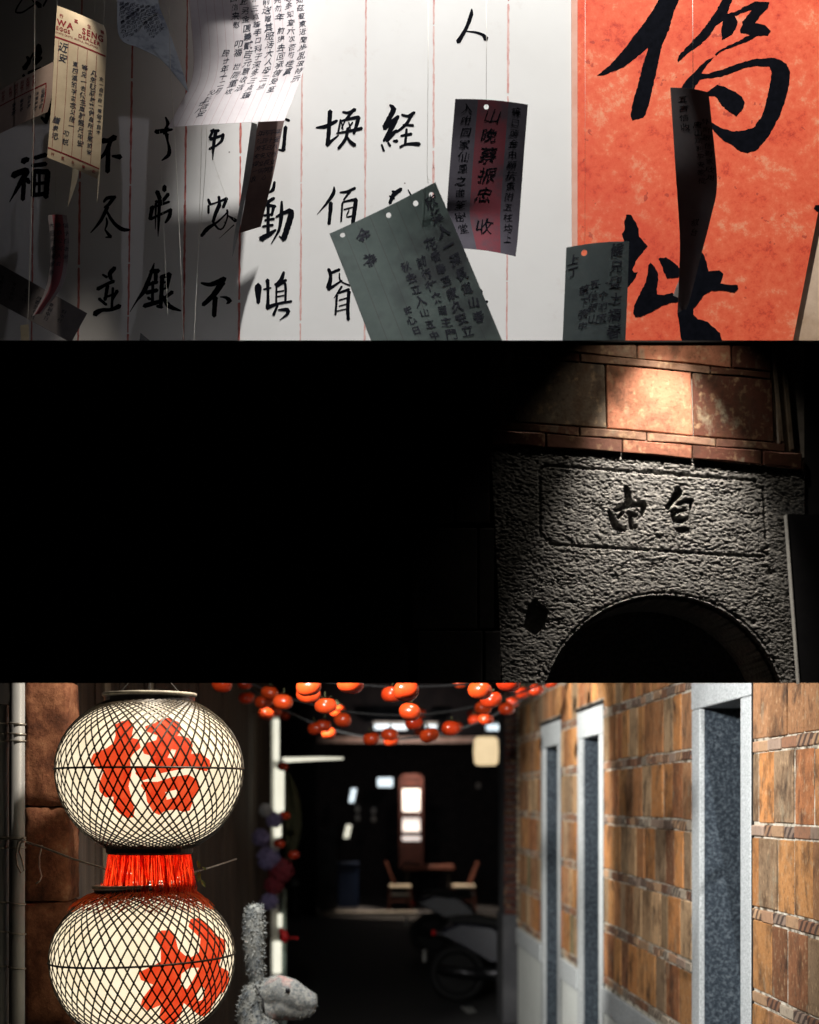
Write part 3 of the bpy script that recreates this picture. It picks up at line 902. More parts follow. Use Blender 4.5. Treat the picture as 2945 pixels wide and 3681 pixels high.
def paper_mat(name, c1, c2, trans=0.35, rules=0, rule_c=(0.4, 0.15, 0.12), rule_w=0.05, band=None, band_c=None, holes=(), stain=None, asp=1.5):
    g = G(name)
    tc = g.n('ShaderNodeTexCoord')
    sep = g.n('ShaderNodeSeparateXYZ')
    g.l(tc.outputs['UV'], sep.inputs[0])
    u, vv = sep.outputs[0], sep.outputs[1]
    v = g.coord('Position')
    n1 = g.noise(v, 14, 5, 0.65)
    c = g.ramp(n1, [(0.35, c1), (0.65, c2)])
    if band:
        m = g.math('MULTIPLY', g.math('GREATER_THAN', u, band[0]), g.math('LESS_THAN', u, band[1]))
        m = g.math('MULTIPLY', m, g.math('ADD', 0.6, g.math('MULTIPLY', n1, 0.6)))
        c = g.mix(m, c, band_c)
    if rules:
        fr = g.math('FRACT', g.math('MULTIPLY', u, rules))
        m = g.math('LESS_THAN', fr, rule_w)
        c = g.mix(g.math('MULTIPLY', m, 0.7), c, rule_c)
    if stain:
        n2 = g.noise(v, stain[0], 4, 0.6)
        c = g.mix(g.ramp(n2, [(0.5, 0.0), (0.66, 0.8)]), c, stain[1])
    g.put(g.b.inputs['Base Color'], c)
    g.b.inputs['Roughness'].default_value = 0.75
    g.b.inputs['Specular IOR Level'].default_value = 0.2
    tr = g.n('ShaderNodeBsdfTranslucent')
    g.l(c, tr.inputs[0])
    mx = g.n('ShaderNodeMixShader')
    mx.inputs[0].default_value = trans
    g.l(g.b.outputs[0], mx.inputs[1])
    g.l(tr.outputs[0], mx.inputs[2])
    last = mx.outputs[0]
    if holes:
        tot = None
        for (hu, hv, hr) in holes:
            du = g.math('SUBTRACT', u, hu)
            dv = g.math('MULTIPLY', g.math('SUBTRACT', vv, 1 - hv), asp)
            d = g.math('ADD', g.math('MULTIPLY', du, du), g.math('MULTIPLY', dv, dv))
            m = g.math('LESS_THAN', d, hr * hr)
            tot = m if tot is None else g.math('MAXIMUM', tot, m)
        tp = g.n('ShaderNodeBsdfTransparent')
        m2 = g.n('ShaderNodeMixShader')
        g.l(tot, m2.inputs[0])
        g.l(last, m2.inputs[1])
        g.l(tp.outputs[0], m2.inputs[2])
        last = m2.outputs[0]
    g.l(last, g.out.inputs[0])
    return g.m


def thread_mb(pts, r=0.0007):
    return MB().tube([P(*p) for p in pts], r, 5)


def new_paper(name, label, cat, left, right, mat, group='papers hung on threads', **kw):
    pp = Paper(left, right, **kw)
    t = thing(name, label, cat, pp.pt(0.5, 0.0), group)
    pp.o = t
    pp.sheet(mat, t)
    return pp


def thread(pp, pts, r=0.0007):
    thread_mb(pts, r).build('hanging_thread', M['thread'], pp.o, smooth=True)

# big white letter, curled
pm = paper_mat('white_letter', (0.68, 0.62, 0.63), (0.76, 0.71, 0.71), 0.25, 14, (0.42, 0.20, 0.20), 0.035)
p4 = new_paper('letter_sheet', 'large curled white letter with slanting columns of brush writing and a bright crease', 'letter',
               [(672, -160, 5.07), (680, 0, 5.045), (692, 130, 5.024), (697, 230, 5.012), (684, 305, 4.998), (650, 370, 4.978), (604, 458, 4.95)],
               [(1088, -160, 5.07), (1096, 0, 5.045), (1106, 90, 5.028), (1107, 185, 5.013), (1088, 265, 4.999), (1060, 340, 4.979), (1022, 434, 4.95)], pm, bulge=0.004)
mb = MB()
cols = [(0.955, 0.17, '功此知茲豎東近聞步乱虫特示', 27), (0.86, 0.20, '重心多知查六次否雖桂真', 28), (0.765, 0.21, '形芫勿年 前提去回承信受至', 29),
        (0.665, 0.22, '清前送贈其服活大人母三点', 29), (0.565, 0.215, '院每三点鐘手口科于深多三点鐘', 27), (0.475, 0.22, '新此另金圓義貳吉元意收活', 29),
        (0.39, 0.25, '回信来慰  叩福 世同重收', 29), (0.285, 0.56, '民廿年十二月', 26), (0.235, 0.79, '父陳活安', 26), (0.20, 0.86, '廿八', 24), (0.23, 0.235, '一', 34)]
for (u, v0, tx, sz) in cols:
    p4.column(mb, tx, u, v0, sz, 1.08, 0.010, slant=0.25, jit=0.14)
mb.build('handwriting', M['ink_soft'], p4.o)

# the yellow bill with red heading
pm = paper_mat('yellow_bill', (0.62, 0.50, 0.33), (0.74, 0.62, 0.43), 0.2, 0)
p1 = new_paper('bill', 'yellowed bill of an egg dealer with red printed heading and black handwriting', 'bill',
               [(206, 20, 4.97), (197, 150, 4.96), (188, 330, 4.945), (170, 566, 4.92)],
               [(374, 92, 5.00), (384, 130, 4.985), (381, 230, 4.97), (372, 391, 4.96), (360, 600, 4.945), (350, 643, 4.945)], pm, bulge=0.006)
mb = MB()
p1.column(mb, '行萊生華', 0.12, 0.045, 17, 1.0, 0.02, horizontal=False, jit=0.0, slant=0) if False else None
for ch, u in (('行', .10), ('菜', .40), ('生', .66), ('華', .92)):
    p1.column(mb, ch, u, 0.058, 15, 1, 0.025, jit=0.02, slant=0)
p1.column(mb, 'WA', 0.02, 0.10, 30, 1, 0.035, horizontal=True, jit=0.02, slant=0, sx=1.15)
p1.column(mb, 'SENG', 0.52, 0.10, 30, 1, 0.035, horizontal=True, jit=0.02, slant=0, sx=1.0)
p1.column(mb, 'EGGS', 0.01, 0.142, 19, 1, 0.03, horizontal=True, jit=0.01, slant=0, sx=1.1)
p1.column(mb, 'DEALER', 0.45, 0.142, 19, 1, 0.03, horizontal=True, jit=0.01, slant=0, sx=1.1)
p1.column(mb, 'SANTO CRISTO, MANILA, PHILIPPINES', 0.01, 0.172, 9, 1, 0.02, horizontal=True, jit=0.0, slant=0, sx=0.9)
p1.ribbon(mb, [(0.0, .205), (.35, .205), (.7, .205), (0.99, .205)], 6)
for u in (.08, .27, .46, .64, .82):
    p1.ribbon(mb, [(u, .215), (u, .5), (u, .93)], 1.6)
p1.ribbon(mb, [(0.0, .935), (.5, .935), (0.99, .935)], 5)
for i, u in enumerate((.1, .3, .5, .7, .9)):
    p1.column(mb, '行菜生華記'[i], u, .966, 12, 1, .02, jit=.02, slant=0)
mb.build('red_print', M['ink_red'], p1.o)
mb = MB()
for (u, v0, tx, sz) in ((.17, .255, '近安', 34), (.42, .335, '東四濃的字各念父信一', 22), (.60, .335, '等兄一去依主庫群趕兄叩安', 22), (.78, .345, '凡生該將故来併自所各至前安', 21), (.93, .36, '女一自作自一等信十自才', 17), (.12, .74, '謹炭忠', 25), (.32, .80, '叩説', 27)):
    p1.column(mb, tx, u, v0, sz, 1.12, 0.016, slant=0.1, jit=0.12)
mb.build('handwriting', M['ink_soft'], p1.o)
thread(p1, [(379, -60, 4.99), (376, 20, 4.99), (371, 92, 4.99)], .0010)
thread(p1, [(343, -60, 5.02), (341, 30, 5.02), (337, 75, 4.99)], .0004)

# folded flap seen on edge below the bill
pm2 = paper_mat('straw_paper', (0.60, 0.52, 0.36), (0.70, 0.62, 0.46), 0.2)
px = new_paper('folded_slip', 'straw coloured folded slip seen on edge below the yellow bill', 'slip',
               [(262, 590, 4.98), (258, 640, 4.98), (243, 745, 4.99)], [(284, 600, 5.03), (276, 655, 5.02), (245, 742, 5.0)], pm2)
px = new_paper('narrow_slip', 'thin pale slip seen on edge under the lower right corner of the yellow bill', 'slip',
               [(353, 590, 4.985), (352, 650, 4.985), (348, 728, 4.99)], [(361, 596, 5.0), (358, 650, 5.0), (349, 728, 4.995)], pm2)

# pinkish bill at the left edge
pm = paper_mat('pink_bill', (0.46, 0.34, 0.28), (0.54, 0.41, 0.34), 0.2)
p2 = new_paper('pink_bill', 'tilted pinkish bill with a red frame, cut by the left edge of the picture', 'bill',
               [(-150, 415, 4.98), (-150, 560, 4.98)], [(192, 222, 5.0), (188, 330, 5.0), (172, 402, 5.0)], pm, bulge=0.01)
mb = MB()
p2.ribbon(mb, [(0, .36), (.5, .36), (.93, .36)], 4)
p2.ribbon(mb, [(.93, .36), (.93, .7), (.93, .95)], 4)
for u in (.48, .56, .62, .68, .74, .8):
    p2.column(mb, '和益行', u, .1, 13, 1, .01, jit=.2)
mb.build('red_print', M['ink_red'], p2.o)
mb = MB()
for u in (.6, .68, .76, .84, .9):
    p2.column(mb, '信安平收'[:3 if u < .8 else 4], u, .48, 15, 1.1, .02, jit=.2)
mb.build('handwriting', M['ink_soft'], p2.o)
tag(thread_mb([(126, -80, 4.95), (124, 300, 4.95), (116, 700, 4.95), (102, 1120, 4.95), (99, 1165, 4.95)], .0009).build('hanging_thread', M['thread']),
    'long white thread hanging in front of the pinkish bill at the left edge', 'thread')

# grey printed sheet curling away
pm = paper_mat('grey_print', (0.42, 0.46, 0.50), (0.56, 0.60, 0.62), 0.25, 0, stain=(22, (0.20, 0.22, 0.28)))
p3 = new_paper('printed_sheet', 'grey blue printed sheet curling down to a point beside the large white letter', 'sheet',
               [(412, -140, 5.02), (420, 0, 5.01), (430, 135, 5.0), (500, 172, 4.99), (578, 214, 4.98), (640, 285, 4.97), (676, 332, 4.97)],
               [(556, -140, 5.08), (568, 0, 5.07), (600, 90, 5.05), (632, 180, 5.02), (655, 250, 5.0), (668, 290, 4.98), (678, 330, 4.97)], pm)
mb = MB()
for i in range(7):
    p3.column(mb, '論商同文書局石印字'[i % 4:], .12 + .12 * i, .26 + .012 * i, 14, 1.1, .012, jit=.15, slant=.25)
mb.build('print', M['ink_soft'], p3.o)
thread(p3, [(583, -60, 4.96), (609, 57, 4.955), (648, 200, 4.96), (676, 326, 4.965)], .0006)
thread(p3, [(614, -60, 4.95), (609, 57, 4.955), (613, 260, 4.95), (622, 390, 4.95), (635, 620, 4.95), (648, 904, 4.95), (662, 1290, 4.95)], .0009)
thread(p3, [(609, 57, 4.955), (560, 50, 4.97), (520, 75, 4.98), (498, 115, 4.985)], .0006)
tag(thread_mb([(640, -60, 4.93), (690, 105, 4.92)], .0005).build('hanging_thread', M['thread']), 'short slanting thread touching the upper left edge of the large white letter', 'thread')
tag(thread_mb([(574, 470, 4.98), (578, 600, 4.98), (590, 850, 4.98), (603, 1130, 4.98)], .0005).build('hanging_thread', M['thread']), 'thin thread hanging in the shade below the left corner of the large white letter', 'thread')
tag(thread_mb([(725, 455, 5.0), (722, 620, 5.0), (713, 904, 5.0), (694, 1290, 5.0)], .0007).build('hanging_thread', M['thread']), 'left one of two pale threads below the large white letter', 'thread')
tag(thread_mb([(744, 455, 5.02), (739, 600, 5.02), (724, 800, 5.02), (714, 900, 5.01)], .0007).build('hanging_thread', M['thread']), 'right one of two pale threads below the large white letter', 'thread')
tag(thread_mb([(740, 460, 5.02), (774, 600, 5.02), (842, 790, 5.02)], .0004).build('hanging_thread', M['thread']), 'fine slanting thread running from the white letter to the brown envelope', 'thread')

# brown envelope under the letter
pm = paper_mat('brown_envelope', (0.16, 0.105, 0.095), (0.23, 0.15, 0.135), 0.1)
p5 = new_paper('envelope', 'brown envelope with columns of writing hanging below the large white letter', 'envelope',
               [(955, 330, 5.10), (925, 455, 5.10), (895, 640, 5.10), (862, 838, 5.10)], [(1060, 330, 5.11), (1022, 436, 5.11), (985, 620, 5.11), (938, 815, 5.11)], pm)
mb = MB()
for i, tx in enumerate(('年陳芳安得一收', '丙辰玉安立信', '平十巳又長存心', '平安八行立信')):
    p5.column(mb, tx, .18 + .22 * i, .30, 22, 1.25, .008, jit=.15, slant=.15)
mb.build('handwriting', M['ink_soft'], p5.o)
pm = paper_mat('envelope_back', (0.20, 0.21, 0.215), (0.30, 0.31, 0.31), 0.1)
px = new_paper('envelope_flap', 'grey envelope flap seen on edge with a long pointed tip, left of the brown envelope', 'envelope',
               [(905, 440, 5.085), (882, 600, 5.085), (862, 735, 5.085), (842, 850, 5.085), (836, 922, 5.085)],
               [(925, 446, 5.095), (906, 600, 5.095), (878, 735, 5.095), (858, 840, 5.095), (837, 922, 5.086)], pm)

# dark red letter
pm = paper_mat('dark_red_letter', (0.060, 0.052, 0.070), (0.080, 0.070, 0.092), 0.08, 0, band=(.31, .73), band_c=(0.19, 0.020, 0.034), holes=[(.43, .048, .034)], asp=2.05, stain=(9, (0.05, 0.04, 0.055)))
p6 = new_paper('dark_red_letter', 'dark hanging letter cover with a wine red middle stripe and a punched hole', 'letter',
               [(1637, 356, 4.66), (1625, 500, 4.66), (1610, 700, 4.65), (1610, 780, 4.65), (1650, 892, 4.63)],
               [(1898, 376, 4.68), (1885, 540, 4.68), (1872, 720, 4.68), (1862, 850, 4.67), (1854, 922, 4.66)], pm, bulge=0.012)
mb = MB()
for (u, v0, tx, sz) in ((.17, .06, '入咐回家仙凰之曲筌密堂', 38), (.50, .10, '山晚蔡振忠 收', 62), (.84, .06, '等口頭金中願抗東附五柱均上', 33)):
    p6.column(mb, tx, u, v0, sz, 1.15, .004, jit=.1, slant=.12)
mb.build('handwriting', M['ink'], p6.o)
thread(p6, [(1749, -60, 4.66), (1749, 200, 4.66), (1748, 385, 4.66)], .0006)

# big grey green sheet in front
pm = paper_mat('grey_green_sheet', (0.245, 0.305, 0.29), (0.30, 0.365, 0.345), 0.5, 8, (0.22, 0.22, 0.22), 0.05,
               holes=[(.10, .045, .022), (.53, .047, .022), (.78, .052, .022), (.93, .050, .022)], stain=(4.2, (0.135, 0.14, 0.15)), asp=1.45)
p7 = new_paper('grey_green_sheet', 'large tilted grey green sheet with blurred black writing and four punched holes', 'letter',
               [(1185, 840, 4.54), (1260, 1030, 4.53), (1340, 1240, 4.52), (1375, 1320, 4.52)], [(1565, 655, 4.56), (1670, 900, 4.55), (1810, 1235, 4.53), (1845, 1320, 4.53)], pm, bulge=-0.01)
mb = MB()
for (u, v0, tx, sz) in ((.26, .10, '金', 62), (.24, .26, '為', 66), (.90, .08, '欣逢人一深長道山春', 44), (.765, .28, '花香春至家久安立', 40), (.635, .36, '前行往来自主門', 40), (.50, .36, '秋去立人山五中', 40), (.375, .62, '安心日', 36)):
    p7.column(mb, tx, u, v0, sz, 1.12, .022, jit=.14, slant=.1)
mb.build('handwriting', M['ink_soft'], p7.o)
thread(p7, [(1541, -60, 4.56), (1539, 300, 4.56), (1536, 620, 4.56), (1540, 660, 4.555)], .0007)
thread(p7, [(1536, 640, 4.555), (1552, 652, 4.555), (1562, 672, 4.555)], .0005)

# small grey green sheet
pm = paper_mat('small_green_sheet', (0.225, 0.275, 0.28), (0.265, 0.32, 0.32), 0.5, 0, holes=[(.28, .075, .045)], asp=1.7)
p8 = new_paper('small_green_sheet', 'small grey green sheet with blurred writing hanging over the edge of the red banner', 'letter',
               [(2036, 890, 4.56), (2030, 1050, 4.555), (2022, 1240, 4.55), (2020, 1290, 4.55)], [(2262, 868, 4.57), (2256, 1050, 4.565), (2248, 1240, 4.56), (2246, 1290, 4.56)], pm, bulge=0.015)
mb = MB()
for (u, v0, tx, sz) in ((.80, .07, '候兄豐土福春', 50), (.12, .12, '上丁', 38), (.30, .40, '第下張中', 38), (.45, .36, '五信張山', 36), (.60, .36, '一个叩五', 36)):
    p8.column(mb, tx, u, v0, sz, 1.15, .018, jit=.1)
mb.build('handwriting', M['ink_soft'], p8.o)
thread(p8, [(2104, -60, 4.56), (2104, 500, 4.56), (2103, 905, 4.56)], .0003)

# dark twisted strip over the banner
pm = paper_mat('dark_strip', (0.15, 0.138, 0.142), (0.19, 0.175, 0.18), 0.55)
p9 = new_paper('dark_strip', 'long dark twisted paper strip hanging in front of the red banner', 'letter',
               [(2410, 315, 4.60), (2428, 600, 4.59), (2444, 850, 4.60), (2441, 1000, 4.61), (2436, 1126, 4.62)],
               [(2547, 332, 4.62), (2560, 450, 4.63), (2578, 660, 4.64), (2556, 780, 4.64), (2520, 920, 4.63), (2478, 1085, 4.62), (2466, 1112, 4.62)], pm, bulge=0.01)
mb = MB()
for (u, v0, tx, sz) in ((.28, .05, '五吉信收', 28), (.60, .16, '唐山順利平安家批', 24), (.82, .14, '外附銀信到家收用', 24), (.5, .6, '叔台', 30)):
    p9.column(mb, tx, u, v0, sz, 1.2, .004, jit=.1)
mb.build('handwriting', M['ink'], p9.o)
thread(p9, [(2490, -60, 4.61), (2491, 150, 4.61), (2492, 330, 4.61)], .0007)
px = new_paper('white_scrap', 'tiny white scrap of paper behind the lower end of the dark strip', 'slip',
               [(2444, 1000, 4.66), (2420, 1062, 4.66)], [(2448, 1002, 4.66), (2442, 1072, 4.66)], paper_mat('white_scrap', (.6, .6, .56), (.7, .7, .66), .4))

# dark slip lower left
pm = paper_mat('slate_slip', (0.20, 0.18, 0.18), (0.26, 0.235, 0.235), 0.15, stain=(7, (.15, .09, .09)))
p10 = new_paper('slate_slip', 'dark slate coloured slip lying askew at the lower left', 'slip',
                [(-150, 865, 5.06), (-150, 1010, 5.06)], [(314, 1126, 5.08), (256, 1232, 5.08)], pm)
mb = MB()
for i in range(6):
    p10.column(mb, '月寄到中行'[i % 3:], .35 + .1 * i, .3, 17, 1.1, .004, jit=.15)
mb.build('handwriting', M['ink_soft'], p10.o)
pm = paper_mat('wine_slip', (0.20, 0.175, 0.185), (0.26, 0.225, 0.235), 0.15, 0, band=(.25, .78), band_c=(0.22, 0.035, 0.05))
p11 = new_paper('wine_slip', 'narrow wine red slip curling in front of the slate slip at lower left', 'slip',
                [(172, 774, 5.0), (183, 904, 4.99), (166, 1035, 4.985), (117, 1137, 4.98)], [(240, 774, 5.02), (249, 861, 5.01), (230, 1013, 5.0), (150, 1128, 4.99)], pm, bulge=.008)
mb = MB()
for (u, tx) in ((.14, '大邑行李安家信'), (.5, '春盛公司人收'), (.86, '信十日本寄')):
    p11.column(mb, tx, u, .1, 20, 1.4, .006, jit=.12)
mb.build('handwriting', M['ink_soft'], p11.o)
thread(p11, [(206, -60, 5.01), (205, 400, 5.01), (198, 772, 5.01)], .0006)
px = new_paper('tiny_slip', 'tiny pale slip at the end of the long thread in the lower left corner', 'slip',
               [(73, 1170, 4.95), (80, 1300, 4.95)], [(104, 1165, 4.95), (108, 1300, 4.95)], pm2)
px = new_paper('dark_corner_slip', 'dark paper corner poking up at the bottom left of the white wall', 'slip',
               [(505, 1197, 4.9), (494, 1300, 4.9)], [(509, 1199, 4.9), (640, 1310, 4.9)], paper_mat('dark_corner', (.06, .06, .065), (.09, .09, .095), .1))
# unseen sheets added above the frame to throw shadows on the white wall
pm = paper_mat('added_shade_sheet', (0.62, 0.6, 0.56), (0.72, 0.7, 0.66), 0.15)
for (xa, xb, za, zb, Y, tilt, lab) in ((-.97, -.62, 4.80, 5.5, 5.05, .03, 'leftmost unseen sheet added to shade the white wall'), (-.60, -.36, 4.84, 5.62, 5.05, -.04, 'second unseen sheet added to shade the white wall'),
                                       (-.64, -.30, 5.14, 5.6, 4.95, .05, 'third unseen sheet added to shade the white wall, nearer'), (-.26, -.10, 5.20, 5.56, 4.95, -.02, 'rightmost unseen sheet added to shade the white wall')):
    q = [(VX + x * FPX / Y, VY - (z - EYE) * FPX / Y, Y) for x, z in ((xa, zb), (xa + tilt, za), (xb, zb + tilt), (xb + tilt * .7, za + tilt * .6))]
    new_paper('added_shade_sheet', lab, 'letter', [q[0], q[1]], [q[2], q[3]], pm)
bpy.data.objects.remove(_fo)
bpy.data.curves.remove(_fc)

# ------------------------------------------------------------------ the dark gate wall with the stone arch
MW = 4.45
LOWSLOPE = (VY - 2456) / FPX           # the band's lower edge is splayed upward to the back
TOPZ = EYE + (VY - 1228) / FPX * MW
BOTZ = EYE + LOWSLOPE * MW
gate = thing('gate_wall', 'dark brick gate wall with a chiselled granite arch block under a spotlight', 'wall', P(2380, 2456, MW))


def band_box(mb, x0, x1, y0, y1, ztop, zlow=None):
    """block whose underside rises to the back"""
    z0 = EYE + LOWSLOPE * y0 + 0.0004 if zlow is None else zlow
    z1 = EYE + LOWSLOPE * y1 + 0.0030 if zlow is None else zlow
    vs = [(x0, y0, z0), (x1, y0, z0), (x1, y1, z1), (x0, y1, z1), (x0, y0, ztop), (x1, y0, ztop), (x1, y1, ztop), (x0, y1, ztop)]
    mb.add(vs, [(0, 3, 2, 1), (4, 5, 6, 7), (0, 1, 5, 4), (1, 2, 6, 5), (2, 3, 7, 6), (3, 0, 4, 7)])


xl = P(1762, 2000, MW).x
xr = P(2896, 2000, MW).x
mb = MB()
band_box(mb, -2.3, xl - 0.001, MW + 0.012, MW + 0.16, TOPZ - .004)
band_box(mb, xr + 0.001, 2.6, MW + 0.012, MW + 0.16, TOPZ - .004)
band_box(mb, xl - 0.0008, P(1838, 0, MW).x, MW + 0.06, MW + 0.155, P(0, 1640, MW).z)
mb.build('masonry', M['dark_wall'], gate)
MB().box((-2.3, MW - .005, TOPZ - .003), (2.6, MW + .17, TOPZ + .002)).build('shade_cap', M['dark_wall'], gate)  # thin cap added to keep gallery light off the block tops
# brick backing behind the fired tiles
mb = MB()
tb = P(1762, 1560, MW)
mb.box((xl, MW + 0.012, P(0, 1640, MW).z), (xr, MW + 0.16, TOPZ - .004))
mb.build('brick_bed', M['mortar_dark'], gate)
# roughly squared blocks in the dark left of the arch
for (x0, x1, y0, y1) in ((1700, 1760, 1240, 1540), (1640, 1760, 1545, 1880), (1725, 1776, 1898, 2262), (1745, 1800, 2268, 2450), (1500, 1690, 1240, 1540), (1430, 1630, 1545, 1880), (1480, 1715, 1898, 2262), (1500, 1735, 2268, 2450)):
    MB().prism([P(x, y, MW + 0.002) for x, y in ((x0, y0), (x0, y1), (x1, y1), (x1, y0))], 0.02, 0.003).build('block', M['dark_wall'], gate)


def lerp_line(pts, x):
    return float(np.interp(x, [p[0] for p in pts], [p[1] for p in pts]))


L0 = [(200, 20), (620, 62), (1225, 122), (1700, 168)]
L1 = [(200, 72), (735, 113), (1140, 150), (1700, 202)]
L2 = [(200, 373), (755, 412), (1250, 455), (1700, 488)]
L3 = [(200, 410), (820, 460), (1590, 520), (1700, 528)]
L4 = [(200, 478), (820, 520), (1145, 548), (1470, 578), (1700, 604)]
LT = [(200, 16), (1700, 16)]
gcol = [(0.17, 0.135, 0.10), (0.42, 0.17, 0.10), (0.11, 0.042, 0.028), (0.24, 0.14, 0.095), (0.25, 0.10, 0.062), (0.15, 0.07, 0.05)]


def course(la, lb, xs, gap, proud, cols, name='tile', lean=0.03):
    for i in range(len(xs) - 1):
        x0, x1 = xs[i] + gap, xs[i + 1] - gap
        q = []
        for (x, ln, dy) in ((x0, la, gap), (x0, lb, -gap), ((x0 + x1) / 2, lb, -gap), (x1, lb, -gap), (x1, la, gap), ((x0 + x1) / 2, la, gap)):
            yy = lerp_line(ln, x) + dy * random.uniform(.5, 1.3)
            xx = x + lean * (yy - lerp_line(la, x)) * .9 + random.uniform(-1, 1)
            q.append(P(*S(11, xx, yy), MW - proud * random.uniform(.7, 1.2)))
        yv = q[0].y
        q = [Vector((p.x, yv, p.z)) for p in q]
        MB().prism(q, 0.02, 0.0022).build(name, M['gate_tile'], gate, color=cols[i % len(cols)])


course(LT, L0, [325, 885, 1320, 1505], 3, -0.002, [gcol[3], gcol[1], gcol[2]])
course(L0, L1, [325, 465, 622, 1225, 1505], 3, 0.001, [gcol[5], gcol[2], gcol[3], gcol[2]], 'strip_brick')
course(L1, L2, [325, 738, 1138, 1512], 3, -0.002, [gcol[0], gcol[1], gcol[2]])
course(L2, L3, [262, 620, 930, 1250, 1572], 3, 0.003, [gcol[5], gcol[3], gcol[3], gcol[5]], 'strip_brick', 0)
course(L3, L4, [215, 465, 818, 1142, 1465, 1650], 3, 0.007, [gcol[2], gcol[5], gcol[4], gcol[2], gcol[2]], 'strip_brick', 0)
for (a, b, w, pr) in (((258, 17), (266, 395), 15, .004), ((312, 17), (326, 372), 12, .002), ((1505, 17), (1548, 474), 14, .002), ((1550, 17), (1594, 512), 16, .004)):
    q = [S(11, a[0], a[1]), S(11, b[0], b[1]), S(11, b[0] + w, b[1] + 2), S(11, a[0] + w, a[1])]
    MB().prism([P(x, y, MW - pr) for x, y in q], 0.022, 0.003).build('moulding', M['gate_tile'], gate, color=(0.30, 0.24, 0.18))


# chiselled stone: a fine relief mesh
def vnoise(x, y, seed):
    r = np.random.default_rng(seed)
    T = r.random((256, 256))
    xi, yi = np.floor(x).astype(int), np.floor(y).astype(int)
    fx, fy = x - xi, y - yi
    fx = fx * fx * (3 - 2 * fx)
    fy = fy * fy * (3 - 2 * fy)
    a, b = T[yi % 256, xi % 256], T[yi % 256, (xi + 1) % 256]
    c, d = T[(yi + 1) % 256, xi % 256], T[(yi + 1) % 256, (xi + 1) % 256]
    return (a * (1 - fx) + b * fx) * (1 - fy) + (c * (1 - fx) + d * fx) * fy


def seg_dist(X, Y, pts):
    """distance minus half-width to a stroke polyline of (x, y, w)"""
    best = np.full(X.shape, 1e9)
    c = resample(pts, 4)
    for p, q in zip(c[:-1], c[1:]):
        d = q[:2] - p[:2]
        L2_ = max(float(d @ d), 1e-6)
        t = np.clip(((X - p[0]) * d[0] + (Y - p[1]) * d[1]) / L2_, 0, 1)
        dx, dy = X - (p[0] + t * d[0]), Y - (p[1] + t * d[1])
        w = p[2] + (q[2] - p[2]) * t
        best = np.minimum(best, np.hypot(dx, dy) - w / 2)
    return best


NU, NV = 700, 530
uu = np.linspace(0, 1, NU)
vv = np.linspace(0, 1, NV)
U, V = np.meshgrid(uu, vv)
topl = np.interp((1765 + U * 1128 - 1600) / .77971, [p[0] for p in L4], [p[1] for p in L4]) * .77971 + 1220 + 2
SX = (1766 + 42 * V) * (1 - U) + (2893 + 2 * V) * U
SY = topl * (1 - V) + 2464 * V
wx = SX + 10 * vnoise(SX / 60, SY / 60, 5)
wy = SY + 8 * vnoise(SX / 50, SY / 50, 6) - 0.06 * (SX - 1766)
amp = .7 + .6 * vnoise(SX / 90, SY / 60, 9)
D = amp * ((vnoise(wx / 12, wy / 6, 1) - .5) * 0.0050 + (vnoise(wx / 7, wy / 3.8, 2) - .5) * 0.0046) + (vnoise(wx / 60, wy / 40, 3) - .5) * 0.003 + (vnoise(wx / 5, wy / 3.5, 4) - .5) * 0.0020
Dp = D.copy()
groove = [[(465, 580), (930, 612), (1430, 650)], [(465, 580), (440, 605), (437, 640), (440, 744 + 130), (455, 744 + 160), (490, 744 + 200)], [(490, 744 + 200), (930, 744 + 225), (1450, 744 + 255), (1460, 744 + 228), (1488, 744 + 214)], [(1430, 650), (1445, 685), (1470, 692), (1480, 744 + 120), (1488, 744 + 214)]]
for gl in groove:
    gd = seg_dist(SX, SY, [(*S(11, x, y), 5) for x, y in gl])
    Dp += 0.006 * np.exp(-np.maximum(gd, 0) ** 2 / 14)
carve = [('q', [(1040, 310, 90), (1050, 400, 130), (940, 540, 95), (845, 685, 80)]), ('q', [(1060, 620, 60), (1180, 565, 85), (1310, 555, 100)]), ('q', [(1312, 570, 60), (1302, 700, 42)]),
         ('q', [(1292, 700, 22), (1292, 900, 18), (1312, 1265, 18)]), ('q', [(940, 740, 50), (950, 860, 72), (995, 950, 60)]), ('q', [(955, 790, 90), (1100, 755, 62), (1190, 732, 60)]),
         ('q', [(985, 935, 80), (1100, 940, 105), (1222, 920, 60)]), ('q', [(1035, 1130, 60), (1120, 1140, 95), (1262, 1120, 66)]),
         ('q', [(15, 290, 80), (45, 450, 110), (60, 610, 120)]), ('q', [(90, 640, 95), (220, 625, 90), (340, 622, 110)]), ('q', [(362, 650, 105), (330, 820, 60)]),
         ('q', [(60, 800, 80), (200, 835, 76)]), ('q', [(90, 850, 70), (110, 1050, 70)]), ('q', [(120, 1075, 80), (212, 1070, 58)]),
         ('q', [(-330, 770, 60), (-190, 1060, 120), (-30, 1130, 70)]), ('q', [(-195, 730, 80), (20, 640, 110)]), ('q', [(-140, 880, 60), (-60, 790, 60)])]
for k, st in carve:
    s = CR[k][2]
    cd = seg_dist(SX, SY, [(*S(k, x, y), w * s * 1.28) for x, y, w in st])
    Dp = np.maximum(Dp, np.clip(-cd / 2.0 + 0.3, 0, 1) * 0.034 + D * 0.5)
